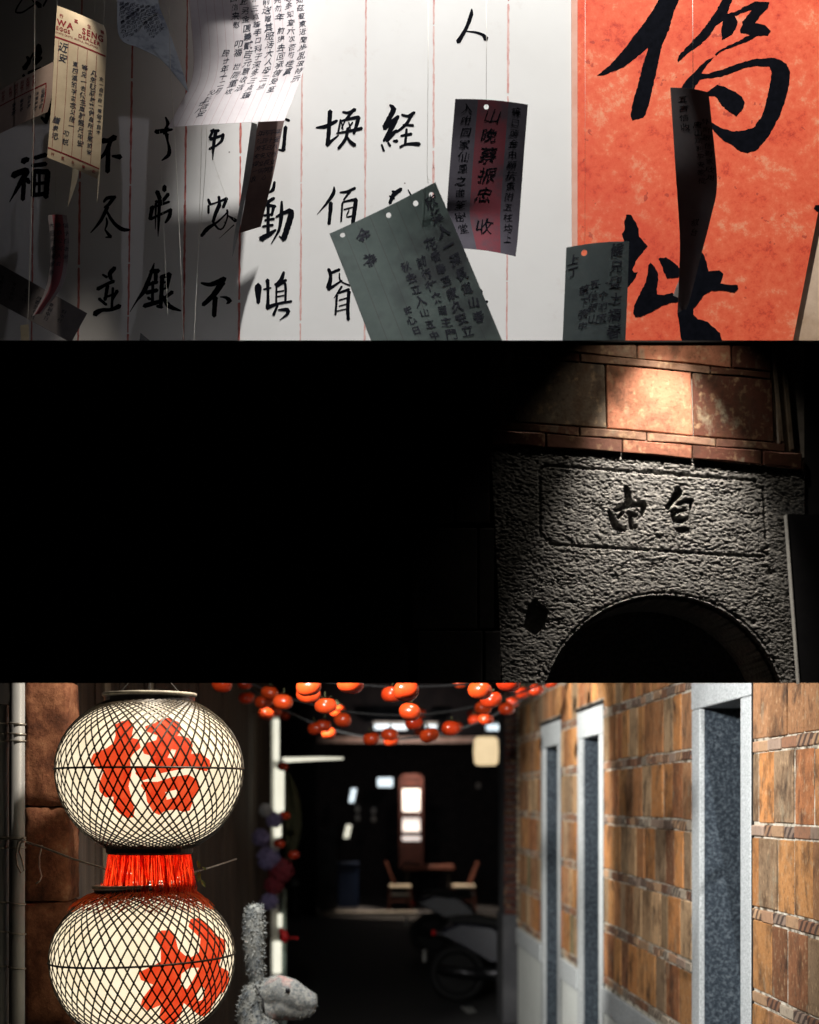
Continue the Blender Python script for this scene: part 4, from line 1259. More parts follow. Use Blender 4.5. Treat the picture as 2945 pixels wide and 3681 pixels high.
# small socket and pock marks
for (x, y, r, d) in ((1503, 330, 14, .008), (1425, 560, 9, .006)):
    px_, py_ = S(12, x, y)
    Dp += d * np.exp(-((SX - px_) ** 2 + (SY - py_) ** 2) / (r * r))
poly = [S(12, *p) for p in ((415, 450), (482, 503), (458, 590), (415, 622), (362, 582), (385, 480))]
inside = np.zeros(SX.shape, bool)
for i in range(len(poly)):
    (xa, ya), (xb, yb) = poly[i], poly[(i + 1) % len(poly)]
    cond = ((ya > SY) != (yb > SY)) & (SX < (xb - xa) * (SY - ya) / (yb - ya + 1e-9) + xa)
    inside ^= cond
Dp = np.where(inside, 0.05, Dp)
rr = np.hypot(SX - 2385, SY - 2577)
Dp += 0.004 * np.exp(-((rr - 447) / 5) ** 2)
Dp = np.where(rr < 439, 0.030 + D * .6, Dp)
Dp = np.where(rr < 426, 0.30, Dp)
Yv = MW + 0.004 + Dp
Xw = (SX - VX) * MW / FPX
Zw = EYE + (VY - SY) * MW / FPX
Zw = np.maximum(Zw, EYE + LOWSLOPE * Yv + 0.0006)
verts = np.stack([Xw, Yv, Zw], -1).reshape(-1, 3)
ii = np.arange(NU * NV).reshape(NV, NU)
faces = np.stack([ii[:-1, :-1], ii[1:, :-1], ii[1:, 1:], ii[:-1, 1:]], -1).reshape(-1, 4)
mb = MB()
mb.v = [tuple(p) for p in verts]
mb.f = [tuple(f) for f in faces]
ao = mb.build('granite_arch', M['granite_rough'], gate, smooth=True)
ao['label'] = 'chiselled granite arch block carved with two characters in a sunken frame'

# notice board edge on the right
nb = thing('notice_board', 'black board with a thin pale edge standing right of the granite arch', 'board', P(2860, 2456, MW - .03))
q = [S(12, 1578, 62), S(12, 1636, 850), (3250, 2456), (3250, 1852)]
MB().prism([P(min(x, 4000), min(y, 2453), MW - .03) for x, y in q], 0.022).build('panel', M['black_board'], nb)
q = [S(12, 1574, 62), S(12, 1632, 842), S(12, 1635.5, 842), S(12, 1577.5, 62)]
MB().prism([P(x, y, MW - .034) for x, y in q], 0.026).build('edge', M['board_edge'], nb)

# ------------------------------------------------------------------ alley: right brick wall
XW = 1.70
wall = thing('brick_wall', 'tall alley wall of orange clay tiles between thin brick bands, with three granite doorways', 'wall', (XW, 5.5, 0))
Y0, Y1 = 4.95, 14.12


def wy_(dx):
    return FPX * XW / dx


DOORS = [(wy_(1511), wy_(1297)), (wy_(974), wy_(881)), (wy_(819), wy_(749))]
BANDS = [2.653 - .3345 * k for k in range(6)]
ZTOP = 3.3
PLZ = .945
spans = []
y = Y0
for (a, b) in DOORS:
    spans.append((y, a))
    y = b
spans.append((y, Y1))
LINT = 2.71
# wall body behind the tiles (with openings)
mb = MB()
for (a, b) in spans:
    mb.box((XW - 0.010, a, 0), (XW + 0.30, b, ZTOP))
for (a, b) in DOORS:
    mb.box((XW - 0.010, a, LINT - .01), (XW + 0.30, b, ZTOP))
mb.build('lime_bed', M['joint'], wall)

TC = [(0.46, 0.20, 0.07), (0.40, 0.18, 0.075), (0.50, 0.24, 0.09), (0.33, 0.165, 0.08), (0.38, 0.25, 0.14), (0.30, 0.20, 0.12), (0.25, 0.11, 0.055), (0.48, 0.30, 0.16), (0.35, 0.14, 0.06), (0.22, 0.20, 0.11)]
TW = [0.34, .42, .40, .28, .22, .15, .12, .16, .2, .035]
TWN = [.14, .22, .12, .40, .42, .40, .34, .12, .22, .06]
bm = bmesh.new()
bmesh.ops.create_cube(bm, size=1.0)
tile_me = []
cube_mb = MB().box((-.5, -.5, -.5), (.5, .5, .5))


def unit_piece(name, mat, sz, bev):
    """shared chamfered piece of roughly the given size, centred on the origin"""
    m = MB().box((-sz[0] / 2, -sz[1] / 2, -sz[2] / 2), (sz[0] / 2, sz[1] / 2, sz[2] / 2), bev)
    me = bpy.data.meshes.new(name)
    me.from_pydata([tuple(v) for v in m.v], [], m.f)
    me.materials.append(mat)
    return me


tile_me = unit_piece('tile', M['tile'], (0.03, 0.22, 0.28), 0.004)
band_me = unit_piece('band_brick', M['band'], (0.03, 0.13, 0.044), 0.004)


def piece(name, me, base, parent, loc, size, color):
    o = bpy.data.objects.new(name, me)
    COL.objects.link(o)
    o.parent = parent
    o.location = Vector(loc) - ORG[parent.name]
    o.scale = (size[0] / base[0], size[1] / base[1], size[2] / base[2])
    o.color = (*color, 1)
    return o


rows = [(BANDS[0] + .026 + .0, ZTOP)]
for k in range(5):
    rows.append((BANDS[k + 1] + .026, BANDS[k] - .026))
rows_up = [(BANDS[0] + .026, BANDS[0] + .3085)]
for k in range(5):
    rows_up.append((BANDS[k + 1] + .026, BANDS[k] - .026))
band_extra = [BANDS[0] + .3345] + BANDS


def jitter(c, a=0.25):
    k = 1 + random.uniform(-a, a)
    return tuple(min(1, x * k) for x in c)


for (za, zb) in rows_up:
    for (a, b) in spans:
        y = a + random.uniform(.0, .012)
        if b - a < .05:
            continue
        while y < b - .04:
            w = random.choice((.16, .21, .22, .24, .25, .27, .29))
            if y + w > b - .09:
                w = b - y - .003
            over = any(abs((y + w / 2) - (p + q) / 2) < 0 for p, q in DOORS)
            g_ = random.choice((.005, .009, .014, .020, .026))
            piece('tile', tile_me, (.03, .22, .28), wall, (XW - .002 + random.uniform(-.0035, .0035), y + w / 2, (za + zb) / 2 + random.uniform(-.003, .003)),
                  (.03, w - g_, zb - za - random.uniform(.005, .013)), jitter(random.choices(TC, TWN if y < 7.9 and random.random() < .75 else TW)[0], .28))
            y += w
for zc in band_extra:
    for (a, b) in spans:
        y = a + random.uniform(.0, .03)
        while y < b - .03:
            w = random.uniform(.10, .20)
            if y + w > b - .06:
                w = b - y - .003
            piece('band_brick', band_me, (.03, .13, .044), wall, (XW - .003 + random.uniform(-.003, .003), y + w / 2, zc + random.uniform(-.003, .003)),
                  (.03, w - random.uniform(.004, .010), random.uniform(.041, .047)), jitter(random.choice(((.34, .20, .12), (.42, .26, .15), (.24, .12, .07), (.40, .33, .25), (.28, .2, .15))), .2))
            y += w
# tiles over the two far lintels
for (a, b) in DOORS[1:]:
    y = a
    while y < b - .05:
        w = min(.24, b - y)
        piece('tile', tile_me, (.03, .22, .28), wall, (XW - .002, y + w / 2, LINT + .03 + .12), (.03, w - .005, .22), jitter(random.choices(TC, TW)[0]))
        y += w
    mbx = MB().box((XW - .030, a - .015, LINT + .004), (XW + .02, b + .015, LINT + .028), .004)
    mbx.build('drip_course', M['dark_wood'], wall)
# plinth
for i, (a, b) in enumerate(spans):
    if i == 0:
        continue
    MB().box((XW - .030, a - .012, .785), (XW + .02, b - .0 + .012, PLZ - .012), .004).build('plinth_slab', M['granite_pale'], wall)
    MB().box((XW - .014, a + .002, 0.0), (XW + .0035, b - .002, .784)).build('plinth', M['plinth'], wall)
# doorways
for i, (a, b) in enumerate(DOORS):
    lab = ('nearest granite doorway with a dark speckled reveal', 'middle granite doorway of the alley wall', 'farthest granite doorway of the alley wall')[i]
    fw = .155
    dr = MB().box((XW - .022, a - .002, LINT - .182), (XW + .17, b + .002, LINT), .004).build('doorway', M['granite_pale'], wall)
    dr['label'] = lab
    for (p, q, sgn) in ((a, a + fw, 0), (b - fw, b, 1)):
        MB().box((XW - .020, p, 0), (XW + .16, q, LINT - .1835), .004).build('jamb', M['granite_pale'], dr)
    # speckled reveal on the far side, near side too
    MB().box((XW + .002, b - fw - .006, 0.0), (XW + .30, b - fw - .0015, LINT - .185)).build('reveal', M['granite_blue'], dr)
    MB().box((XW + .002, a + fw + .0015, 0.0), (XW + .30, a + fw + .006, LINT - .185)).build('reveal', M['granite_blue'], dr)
    MB().box((XW + .30, a + .01, 0.0), (XW + .34, b - .01, LINT - .02)).build('door_leaf', M['dark_wood'], dr)
    MB().box((XW + .175, a + .01, LINT - .178), (XW + .298, b - .01, LINT - .02)).build('soffit', M['dark_wood'], dr)
    MB().box((XW - .0185, a - .020, 0), (XW + .012, a - .006, LINT)).build('shade_strip', M['dark_wood'], dr)  # dark strip put in for the shade beside the frame
# quoin of small bricks at the far end of the wall
z = 0.98
k = 0
qme = unit_piece('quoin_brick', M['band'], (.03, .13, .044), .004)
while z < ZTOP:
    piece('quoin_brick', qme, (.03, .13, .044), wall, (XW - .006, Y1 - .05 - (.02 if k % 2 else .0), z + .02), (.04, .14 if k % 2 else .09, .036), jitter((.40, .34, .24), .35))
    z += .052
    k += 1

# dark brick pier beyond
pier = thing('brick_pier', 'dim brick pier with a smooth grey base past the end of the tiled wall', 'pier', (1.8, 14.7, 0))
MB().box((1.585, 14.45, 0), (2.4, 15.0, 1.02)).build('base', M['grey_wall'], pier)
MB().box((1.605, 14.47, 1.02), (2.4, 15.0, 3.4)).build('mortar_core', M['grey_wall'], pier)
z = 1.03
k = 0
pme = unit_piece('brick', M['gate_tile'], (.22, .03, .05), .004)
while z < 3.3:
    x = 1.60 - (.11 if k % 2 else 0)
    while x < 1.95:
        x0, x1 = max(x, 1.592), x + .22
        piece('brick', pme, (.22, .03, .05), pier, ((x0 + x1) / 2, 14.465, z + .027), (x1 - x0 - .008, .03, .050), jitter((.07, .022, .018), .3))
        x += .22
    z += .062
    k += 1

# ------------------------------------------------------------------ left side: pipes, sandstone pilaster, planks
def pipe(name, label, sx0, sx1, top, Y):
    a, b = P(sx0, 2900, Y), P(sx1, 2900, Y)
    r = (b.x - a.x) / 2
    x = (a.x + b.x) / 2
    t = thing(name, label, 'pipe', (x, Y, 0), 'wall pipes')
    ztop = P(0, top, Y).z
    MB().lathe([(r, 0), (r, ztop - .004), (r * .8, ztop), (0.0005, ztop)], (x, Y, 0), 20).build('tube', M['pipe'], t, smooth=True)
    return t, x, r


pt, pxx, pr = pipe('wall_pipe', 'grey pipe with a capped top at the far left edge', -30, 32, 2532, 5.15)
pt2, pxx2, pr2 = pipe('wall_pipe', 'taller grey pipe next to the red sandstone pilaster', 36, 90, 2300, 5.12)
for (sy, d) in ((2600, 6), (2637, 5), (2665, 0), (3010, 0), (3048, -3), (3240, 8), (3345, 10), (3470, 8)):
    z = P(0, sy, 5.15).z
    pts = []
    for (x, rr_, y_) in ((pxx, pr + .003, 5.15), (pxx2, pr2 + .003, 5.12)):
        for t in np.linspace(math.pi * 1.02, math.pi * 1.98, 9):
            pts.append((x + rr_ * math.cos(t), y_ + rr_ * math.sin(t), z - (x + rr_ * math.cos(t) - pxx) * d * .01))
    MB().tube(pts, .0032, 6).build('tie_wire', M['wire'], pt2, smooth=True)
# angled left wall line
LWA, LWB = Vector((-1.06, 5.35, 0)), Vector((-0.60, 14.6, 0))
ldir = (LWB - LWA).normalized()
lnor = Vector((ldir.y, -ldir.x, 0))
pil = thing('sandstone_pilaster', 'weathered red sandstone pilaster beside the grey pipes', 'pilaster', P(170, 3681, 5.3))
pil_z = [(0.0, .62), (.62, .96), (.96, 1.32), (1.32, 1.75), (1.75, 2.08), (2.08, 2.52), (2.52, 3.1)]
pxa, pxb = P(84, 0, 5.30).x, P(246, 0, 5.30).x
for k, (za, zb) in enumerate(pil_z):
    bmx = bmesh.new()
    bmesh.ops.create_cube(bmx, size=1.0)
    bmesh.ops.subdivide_edges(bmx, edges=bmx.edges[:], cuts=7, use_grid_fill=True)
    mb = MB()
    hx = (pxb - pxa) / 2
    for v in bmx.verts:
        c = v.co.copy()
        # round the arrises, roughen the faces
        m = max(abs(c.x), abs(c.y), abs(c.z)) or 1
        e = sorted([abs(c.x), abs(c.y), abs(c.z)])
        sh = 1 - .022 * max(0, e[1] - .38) / .12
        p = Vector((c.x * 2 * hx * sh, c.y * .22 * sh, c.z * (zb - za - .001) * (1 - .02 * max(0, e[1] - .4) / .1)))
        p += Vector((random.uniform(-1, 1), random.uniform(-1, 1), random.uniform(-1, 1) * .5)) * .006
        mb.v.append((pxa + hx + p.x, 5.42 + p.y, (za + zb) / 2 + p.z))
    bmx.verts.index_update()
    mb.f = [tuple(v.index for v in f.verts) for f in bmx.faces]
    bmx.free()
    mb.build('block', M['sandstone'], pil, smooth=True)

# wooden plank wall receding behind the lanterns
pw = thing('plank_wall', 'dark weathered wooden plank wall receding behind the lanterns', 'wall', tuple(LWA + Vector((0, .4, 0))))
L = (LWB - LWA).length
a = Vector((LWA.x, LWA.y, 0)) - lnor * .05
b = Vector((LWB.x, LWB.y, 0)) - lnor * .05
c1, c2 = a - lnor * .12, b - lnor * .12
MB().add([(p.x, p.y, z) for z in (0, 3.35) for p in (a, b, c2, c1)], [(0, 1, 2, 3), (4, 5, 6, 7), (0, 1, 5, 4), (1, 2, 6, 5), (2, 3, 7, 6), (3, 0, 4, 7)]).build('backing', M['dark_wood'], pw)
s_ = .16
kk = 0
while s_ < L - .2:
    w = random.uniform(.14, .22)
    o0 = LWA + ldir * s_
    o1 = LWA + ldir * (s_ + w - .012)
    th = random.uniform(.018, .030)
    off = random.uniform(-.008, .006)
    f0, f1 = o0 + lnor * off, o1 + lnor * off
    b0, b1 = f0 - lnor * th * 1.8, f1 - lnor * th * 1.8
    zt = 3.3
    MB().add([(p.x, p.y, z) for z in (0.02, zt) for p in (f0, f1, b1, b0)], [(0, 3, 2, 1), (4, 5, 6, 7), (0, 1, 5, 4), (1, 2, 6, 5), (2, 3, 7, 6), (3, 0, 4, 7)]).build('plank', M['plank_pale'] if kk in (6, 13) else M['plank'], pw)
    s_ += w
    kk += 1

# ------------------------------------------------------------------ lanterns
class Lantern:
    def __init__(s, name, label, csx, csy, Rpx, Y, up, dn, roll):
        s.c = P(csx, csy, Y)
        k = Y / FPX
        s.R = Rpx * k
        s.up, s.dn = up * k, dn * k
        s.Hu, s.Hd = s.up / .891, s.dn / .90
        s.o = thing(name, label, 'lantern', s.c, 'round bamboo lanterns')
        s.o.rotation_euler = (0, roll, 0)
        s.o.location = s.c
        ORG[s.o.name] = s.c
        s.Rm = Matrix.Rotation(roll, 3, 'Y')

    def r(s, z, off=0.0):
        H = s.Hu if z >= 0 else s.Hd
        return (s.R + off) * math.sqrt(max(0.0, 1 - (z / (H + off)) ** 2))

    def profile(s, off=0.0, n=30):
        return [(s.r(z, off), z) for z in [-s.dn + (s.up + s.dn) * i / n for i in range(n + 1)]]

    def loc(s, p):
        """to the parent's space kept as world minus centre (object carries the roll)"""
        return Vector(p) + s.c

    def project(s, sx, sy, off):
        """pixel -> point on the paper surface, in the lantern's own frame"""
        o = Vector((0, 0, EYE))
        d = (P(sx, sy, 1.0) - o)
        inv = s.Rm.transposed()
        o2, d2 = inv @ (o - s.c), inv @ d
        H = s.Hu if sy < VY - (s.c.z - EYE) * FPX / s.c.y else s.Hd
        A = d2.x ** 2 + d2.y ** 2
        for it in range(2):
            rr_, hh = s.R + off, H + off
            a = (d2.x ** 2 + d2.y ** 2) / rr_ ** 2 + d2.z ** 2 / hh ** 2
            b = 2 * ((o2.x * d2.x + o2.y * d2.y) / rr_ ** 2 + o2.z * d2.z / hh ** 2)
            c = (o2.x ** 2 + o2.y ** 2) / rr_ ** 2 + o2.z ** 2 / hh ** 2 - 1
            disc = b * b - 4 * a * c
            if disc < 0:
                disc = 0
            t = (-b - math.sqrt(disc)) / (2 * a)
            p = o2 + d2 * t
            H2 = s.Hu if p.z >= 0 else s.Hd
            if H2 == H:
                break
            H = H2
        return p


def make_lantern(name, label, csx, csy, Rpx, Y, up, dn, roll, char_k, char_loops):
    Ln = Lantern(name, label, csx, csy, Rpx, Y, up, dn, roll)
    mb = MB().lathe(Ln.profile(0, 34), Ln.c, 64)
    paper = mb.build('paper_shade', M['lantern_paper'], Ln.o, smooth=True)
    # red character cut from paper
    mb = MB()
    for loops in char_loops:
        lp = [[S(char_k, x, y) for x, y in l] for l in loops]
        tri = tessellate_polygon([[Vector((x, y, 0)) for x, y in l] for l in lp])
        pts = [p for l in lp for p in l]
        bmx = bmesh.new()
        vs = [bmx.verts.new((x, y, 0)) for x, y in pts]
        for t in tri:
            try:
                bmx.faces.new([vs[i] for i in t])
            except ValueError:
                pass
        for it in range(4):
            long_e = [e for e in bmx.edges if e.calc_length() > 22]
            if not long_e:
                break
            bmesh.ops.subdivide_edges(bmx, edges=long_e, cuts=1)
            bmesh.ops.triangulate(bmx, faces=bmx.faces[:])
        bmx.verts.index_update()
        mb.add([Ln.loc(Ln.project(v.co.x, v.co.y, .0016)) for v in bmx.verts], [[v.index for v in f.verts] for f in bmx.faces])
        bmx.free()
    mb.build('red_character', M['lantern_red'], paper, smooth=True)
    # woven bamboo: two families of spiralling strips
    NS = 54
    for fam in (1, -1):
        th = 0.0
        path = []
        n = 40
        zs = [-Ln.dn + (Ln.up + Ln.dn) * i / n for i in range(n + 1)]
        ths = [0.0]
        for i in range(n):
            z0, z1 = zs[i], zs[i + 1]
            r0, r1 = Ln.r(z0), Ln.r(z1)
            ds = math.hypot(z1 - z0, r1 - r0)
            rm = (r0 + r1) / 2
            kcl = .46 * Ln.R                       # geodesic constant
            kk_ = min(kcl, rm * .80)
            ths.append(ths[-1] + kk_ / (rm * math.sqrt(rm * rm - kk_ * kk_)) * ds)
        tm = ths[n // 2]
        mb = MB()
        off = .0042 if fam == 1 else .0030
        vs = []
        for i in range(n + 1):
            rr_ = Ln.r(zs[i], off)
            t = (ths[i] - tm) * fam
            e = Vector((math.cos(t), math.sin(t), 0))
            tang = Vector((-math.sin(t), math.cos(t), 0)) * fam
            p = e * rr_ + Vector((0, 0, zs[i] * (1 + off / Ln.up)))
            # strip cross-section: along tangent-ish, thickness radial
            slope = .55
            wdir = (tang * .88 - Vector((0, 0, 1)) * .46).normalized()
            w = .0027
            for (a_, b_) in ((1, .0008), (-1, .0008), (-1, -.0008), (1, -.0008)):
                vs.append(p + wdir * w * a_ + e * b_)
        fs = []
        for i in range(n):
            for q in range(4):
                q2 = (q + 1) % 4
                fs.append((i * 4 + q, i * 4 + q2, i * 4 + 4 + q2, i * 4 + 4 + q))
        me = bpy.data.meshes.new('bamboo_strip')
        me.from_pydata([tuple(v) for v in vs], [], fs)
        me.materials.append(M['bamboo'])
        for k in range(NS):
            o = bpy.data.objects.new('bamboo_strip', me)
            COL.objects.link(o)
            o.parent = Ln.o
            o.rotation_euler = (0, 0, 2 * math.pi * k / NS + random.uniform(-.022, .022) + (.05 if fam < 0 else 0))
            o.location = (0, 0, 0)
    # waist hoop and end rings
    prof = [(Ln.R + .0045 + .0035 * math.cos(t), .0035 * math.sin(t)) for t in np.linspace(0, 2 * math.pi, 9)]
    MB().lathe(prof, Ln.c, 64).build('waist_hoop', M['bamboo'], Ln.o, smooth=True)
    rt, rb = Ln.r(Ln.up), Ln.r(-Ln.dn)
    MB().lathe([(rt - .004, Ln.up - .012), (rt + .010, Ln.up - .012), (rt + .010, Ln.up + .018), (rt + .014, Ln.up + .022), (rt + .014, Ln.up + .028), (rt - .006, Ln.up + .028), (rt - .006, Ln.up - .010)], Ln.c, 48).build('top_ring', M['black_lacquer'], Ln.o)
    MB().lathe([(rt + .0145, Ln.up + .0215), (rt + .017, Ln.up + .024), (rt + .017, Ln.up + .031), (rt - .004, Ln.up + .033), (rt - .007, Ln.up + .029)], Ln.c, 48).build('rim', M['lit_ring_rim'], Ln.o, smooth=True)
    MB().lathe([(rb - .004, -Ln.dn + .012), (rb + .010, -Ln.dn + .012), (rb + .010, -Ln.dn - .018), (rb + .004, -Ln.dn - .024), (rb - .006, -Ln.dn - .024), (rb - .006, -Ln.dn + .010)], Ln.c, 48).build('bottom_ring', M['black_lacquer'], Ln.o)
    return Ln


YL = 4.95
up_loops = [
 [[(750, 300), (800, 275), (850, 270), (875, 300), (860, 385), (905, 395), (920, 450), (870, 490), (850, 520), (850, 540), (860, 610), (850, 660), (840, 700), (880, 860), (870, 905), (820, 908), (770, 870), (745, 840), (740, 770), (690, 775), (650, 735), (645, 690), (680, 590), (640, 590), (590, 535), (610, 490), (700, 450), (740, 420), (755, 370)]],
 [[(945, 310), (1010, 290), (1060, 258), (1100, 255), (1165, 280), (1190, 320), (1160, 370), (1230, 385), (1260, 430), (1250, 490), (1310, 485), (1370, 530), (1375, 570), (1350, 605), (1240, 580), (1130, 600), (1040, 620), (1020, 570), (985, 545), (980, 500), (940, 490), (930, 460), (950, 420), (1020, 400), (1030, 370), (960, 345)], [(1120, 460), (1150, 465), (1130, 520), (1095, 515)]],
 [[(890, 568), (1016, 572), (1018, 640), (930, 664), (885, 620)]],
 [[(930, 672), (1030, 672), (1130, 640), (1230, 625), (1290, 660), (1305, 700), (1270, 770), (1240, 860), (1200, 870), (1150, 855), (1080, 860), (1040, 890), (1000, 870), (960, 800), (950, 740), (920, 700)], [(1080, 740), (1160, 722), (1150, 770), (1090, 790)]],
]
dn_loops = [
 [[(1005, 665), (1055, 625), (1105, 625), (1145, 670), (1165, 750), (1210, 790), (1250, 800), (1300, 770), (1310, 680), (1270, 640), (1230, 600), (1245, 550), (1300, 545), (1350, 580), (1400, 650), (1470, 690), (1475, 750), (1450, 790), (1430, 860), (1490, 890), (1496, 950), (1470, 1020), (1440, 1040), (1400, 1100), (1340, 1190), (1300, 1180), (1240, 1130), (1200, 1100), (1180, 1180), (1130, 1250), (1080, 1250), (1040, 1180), (1060, 1110), (960, 1150), (920, 1110), (930, 1070), (1000, 980), (920, 950), (905, 900), (1010, 850), (1050, 830), (1050, 740)],
  [(1185, 910), (1240, 870), (1300, 870), (1260, 950), (1220, 1010), (1180, 980)], [(1270, 1050), (1320, 980), (1340, 1020), (1320, 1080), (1290, 1090)]],
]
LU = make_lantern('round_lantern', 'upper glowing round bamboo lantern with a red character', 538, 2765, 333, YL, 237, 278, 0.0, 9, up_loops)
LD = make_lantern('round_lantern', 'lower glowing round bamboo lantern cut by the bottom edge, red character at its right', 512, 3441, 329, YL, 230, 278, R(-2.6), 10, dn_loops)
# cord above the upper lantern
MB().tube([(LU.c.x, YL, LU.c.z + LU.up), (LU.c.x, YL, 3.34)], .004, 6).build('cord', M['cable'], LU.o)
for s_ in (-1, 1):
    MB().tube([(LU.c.x + s_ * .11, YL, LU.c.z + LU.up + .02), (LU.c.x, YL, LU.c.z + LU.up + .14)], .002, 5).build('cord', M['cable'], LU.o)
# red fringe hanging between the lanterns
zt = LU.c.z - LU.dn - .020
rt = LU.r(-LU.dn) + .002
vs, fs = [], []
mb = MB()
zb = P(0, 3205, YL).z
for k in range(420):
    a = 2 * math.pi * k / 420 + random.uniform(-.01, .01)
    ln = random.uniform(.82, 1.12)
    fl = random.uniform(.004, .020)
    pts = []
    drift = random.uniform(-.10, .10)
    for t in np.linspace(0, 1, 6):
        r_ = rt + fl * t * 1.2 + random.uniform(-.001, .001)
        z_ = zt + (zb - zt) * t * ln
        pts.append(Vector((LU.c.x + r_ * math.cos(a + drift * t * t), YL + r_ * math.sin(a + drift * t * t), z_)))
    w = random.uniform(.0012, .0030)
    tg = Vector((-math.sin(a), math.cos(a), 0))
    b_ = len(mb.v)
    mb.add([p + tg * w * sg for p in pts for sg in (1, -1)], [(2 * i, 2 * i + 1, 2 * i + 3, 2 * i + 2) for i in range(5)])
fr = mb.build('fringe', M['fringe'], LU.o)
fr['kind'] = 'stuff'
# stray strands splaying over the lower lantern's shoulder
mb = MB()
inv = Matrix.Rotation(R(-2.6), 3, 'Y')
for k in range(190):
    a = random.uniform(math.pi * .95, math.pi * 2.05)
    z_top = zb + random.uniform(-.005, .03)
    r0 = rt + random.uniform(.008, .024)
    da = random.uniform(-.55, .55)
    n = 8
    pts = []
    ext = random.uniform(.35, 1.0)
    for i in range(n):
        t = i / (n - 1)
        aa = a + da * t
        if t < .3:
            z_ = z_top + (LD.c.z + LD.up + .012 - z_top) * (t / .3)
            r_ = r0
        else:
            q = (t - .3) / .7 * ext
            zz = LD.up * (1 - .30 * q)
            z_ = LD.c.z + zz + .010
            r_ = max(LD.r(zz) + .012, r0 * (1 - q) + (LD.r(zz) + .012) * q)
        pts.append(Vector((LU.c.x + (LD.c.x - LU.c.x) * t + r_ * math.cos(aa), YL + r_ * math.sin(aa), z_ + random.uniform(-.002, .002))))
    mb.tube(pts, random.uniform(.0009, .0017), 3, False)
st = mb.build('fringe_strands', M['strand'], LU.o)
st['kind'] = 'stuff'
# the bulb in the neck between the lanterns, and the light the paper shades give to the alley
lamp('neck_bulb', 'POINT', (LU.c.x, YL, (zt + zb) / 2), 2.2, (1.0, .86, .62), shadow_soft_size=.03)

# wires and hooks at the pipes
tag(MB().tube([P(-40, 3012, 5.08), P(60, 3016, 5.08), P(150, 3044, 5.06), P(270, 3090, 5.03), P(382, 3124, 5.0), P(470, 3140, 4.95)], .0036, 6).build('support_wire', M['wire'], smooth=True),
    'twisted wire from the pipes to the neck of the two lanterns', 'wire')
tag(MB().tube([P(640, 3155, 4.98), P(700, 3134, 5.2), P(760, 3118, 5.35), P(850, 3088, 5.6)], .003, 6).build('support_wire', M['wire'], smooth=True),
    'wire running right from the neck of the lanterns to the planks', 'wire')
hk = MB().tube([P(x, y, 5.06) for x, y in [(94, 3020), (82, 3012), (66, 3026), (58, 3070), (62, 3110), (76, 3138), (88, 3128), (80, 3090), (70, 3060), (76, 3030), (94, 3024)]], .0036, 6)
tag(hk.build('wire_hook', M['wire'], smooth=True), 'bent wire hook looped on the grey pipe', 'hook')
hk = MB().tube([P(x, y, 5.06) for x, y in [(152, 3038), (142, 3080), (142, 3120), (150, 3150), (142, 3168), (130, 3176)]], .0026, 6)
tag(hk.build('wire_end', M['wire'], smooth=True), 'loose wire end dangling against the sandstone pilaster', 'wire')
# sprig
sp = thing('leaf_sprig', 'small green leaf sprig on the wire right of the lanterns', 'sprig', P(712, 3180, 5.1))
for (x, y, r_, a) in ((714, 3108, 14, .3), (735, 3122, 9, 1.0), (715, 3152, 15, -.2), (732, 3176, 13, .6), (704, 3140, 8, 2.)):
    c = P(x, y, 5.1)
    k = 5.1 / FPX * r_
    pts = [c + Vector((k * math.cos(a + math.pi / 2) * u_ + k * .55 * w_ * math.cos(a), random.uniform(-.003, .003) + .004 * abs(w_), k * 1.3 * math.sin(a + math.pi / 2) * u_ + k * .55 * w_ * math.sin(a))) for u_, w_ in ((-1, 0), (-.3, .9), (.4, .8), (1.1, 0), (.4, -.8), (-.3, -.9))]
    pts.append(c + Vector((0, -.003, 0)))
    MB().add(pts, [(i, (i + 1) % 6, 6) for i in range(6)]).build('leaf', M['leaf'], sp)
MB().tube([P(712, 3100, 5.1), P(718, 3140, 5.1), P(726, 3180, 5.1)], .0012, 5).build('stem', M['leaf'], sp)

# ------------------------------------------------------------------ persimmon garlands
prof = []
for i in range(11):
    t = math.pi * i / 10
    prof.append((math.sin(t) ** .74 * .05, -math.cos(t) * (.036 if i < 5 else .038)))
vs, fs = [], []
seg = 20
for (r_, h) in prof:
    for k in range(seg):
        a = 2 * math.pi * k / seg
        lob = 1 + .05 * math.cos(4 * a) * (r_ / .05)
        dimp = .006 * math.exp(-(r_ / .018) ** 2) * (1 if h > 0 else 0)
        vs.append((r_ * lob * math.cos(a), r_ * lob * math.sin(a), h - dimp))
n = len(prof)
for i in range(n - 1):
    for k in range(seg):
        fs.append((i * seg + k, i * seg + (k + 1) % seg, (i + 1) * seg + (k + 1) % seg, (i + 1) * seg + k))
pers_me = bpy.data.meshes.new('fruit')
pers_me.from_pydata(vs, [], fs)
pers_me.materials.append(M['persimmon'])
pers_me.polygons.foreach_set('use_smooth', [True] * len(fs))
cm = MB()
for k in range(4):
    a = math.pi / 4 + k * math.pi / 2
    c, s = math.cos(a), math.sin(a)
    pts = []
    for (r_, w, z) in ((0.0, .006, .036), (.014, .012, .041), (.026, .009, .041), (.034, .001, .044)):
        for sg in (1, -1):
            pts.append((r_ * c - w * sg * s, r_ * s + w * sg * c, z))
    cm.add(pts, [(0, 1, 3, 2), (2, 3, 5, 4), (4, 5, 7, 6)])
cm.tube([(0, 0, .034), (.002, 0, .05), (.001, 0, .066)], .003, 5)
cal_me = bpy.data.meshes.new('calyx')
cal_me.from_pydata([tuple(v) for v in cm.v], [], cm.f)
cal_me.materials.append(M['calyx'])


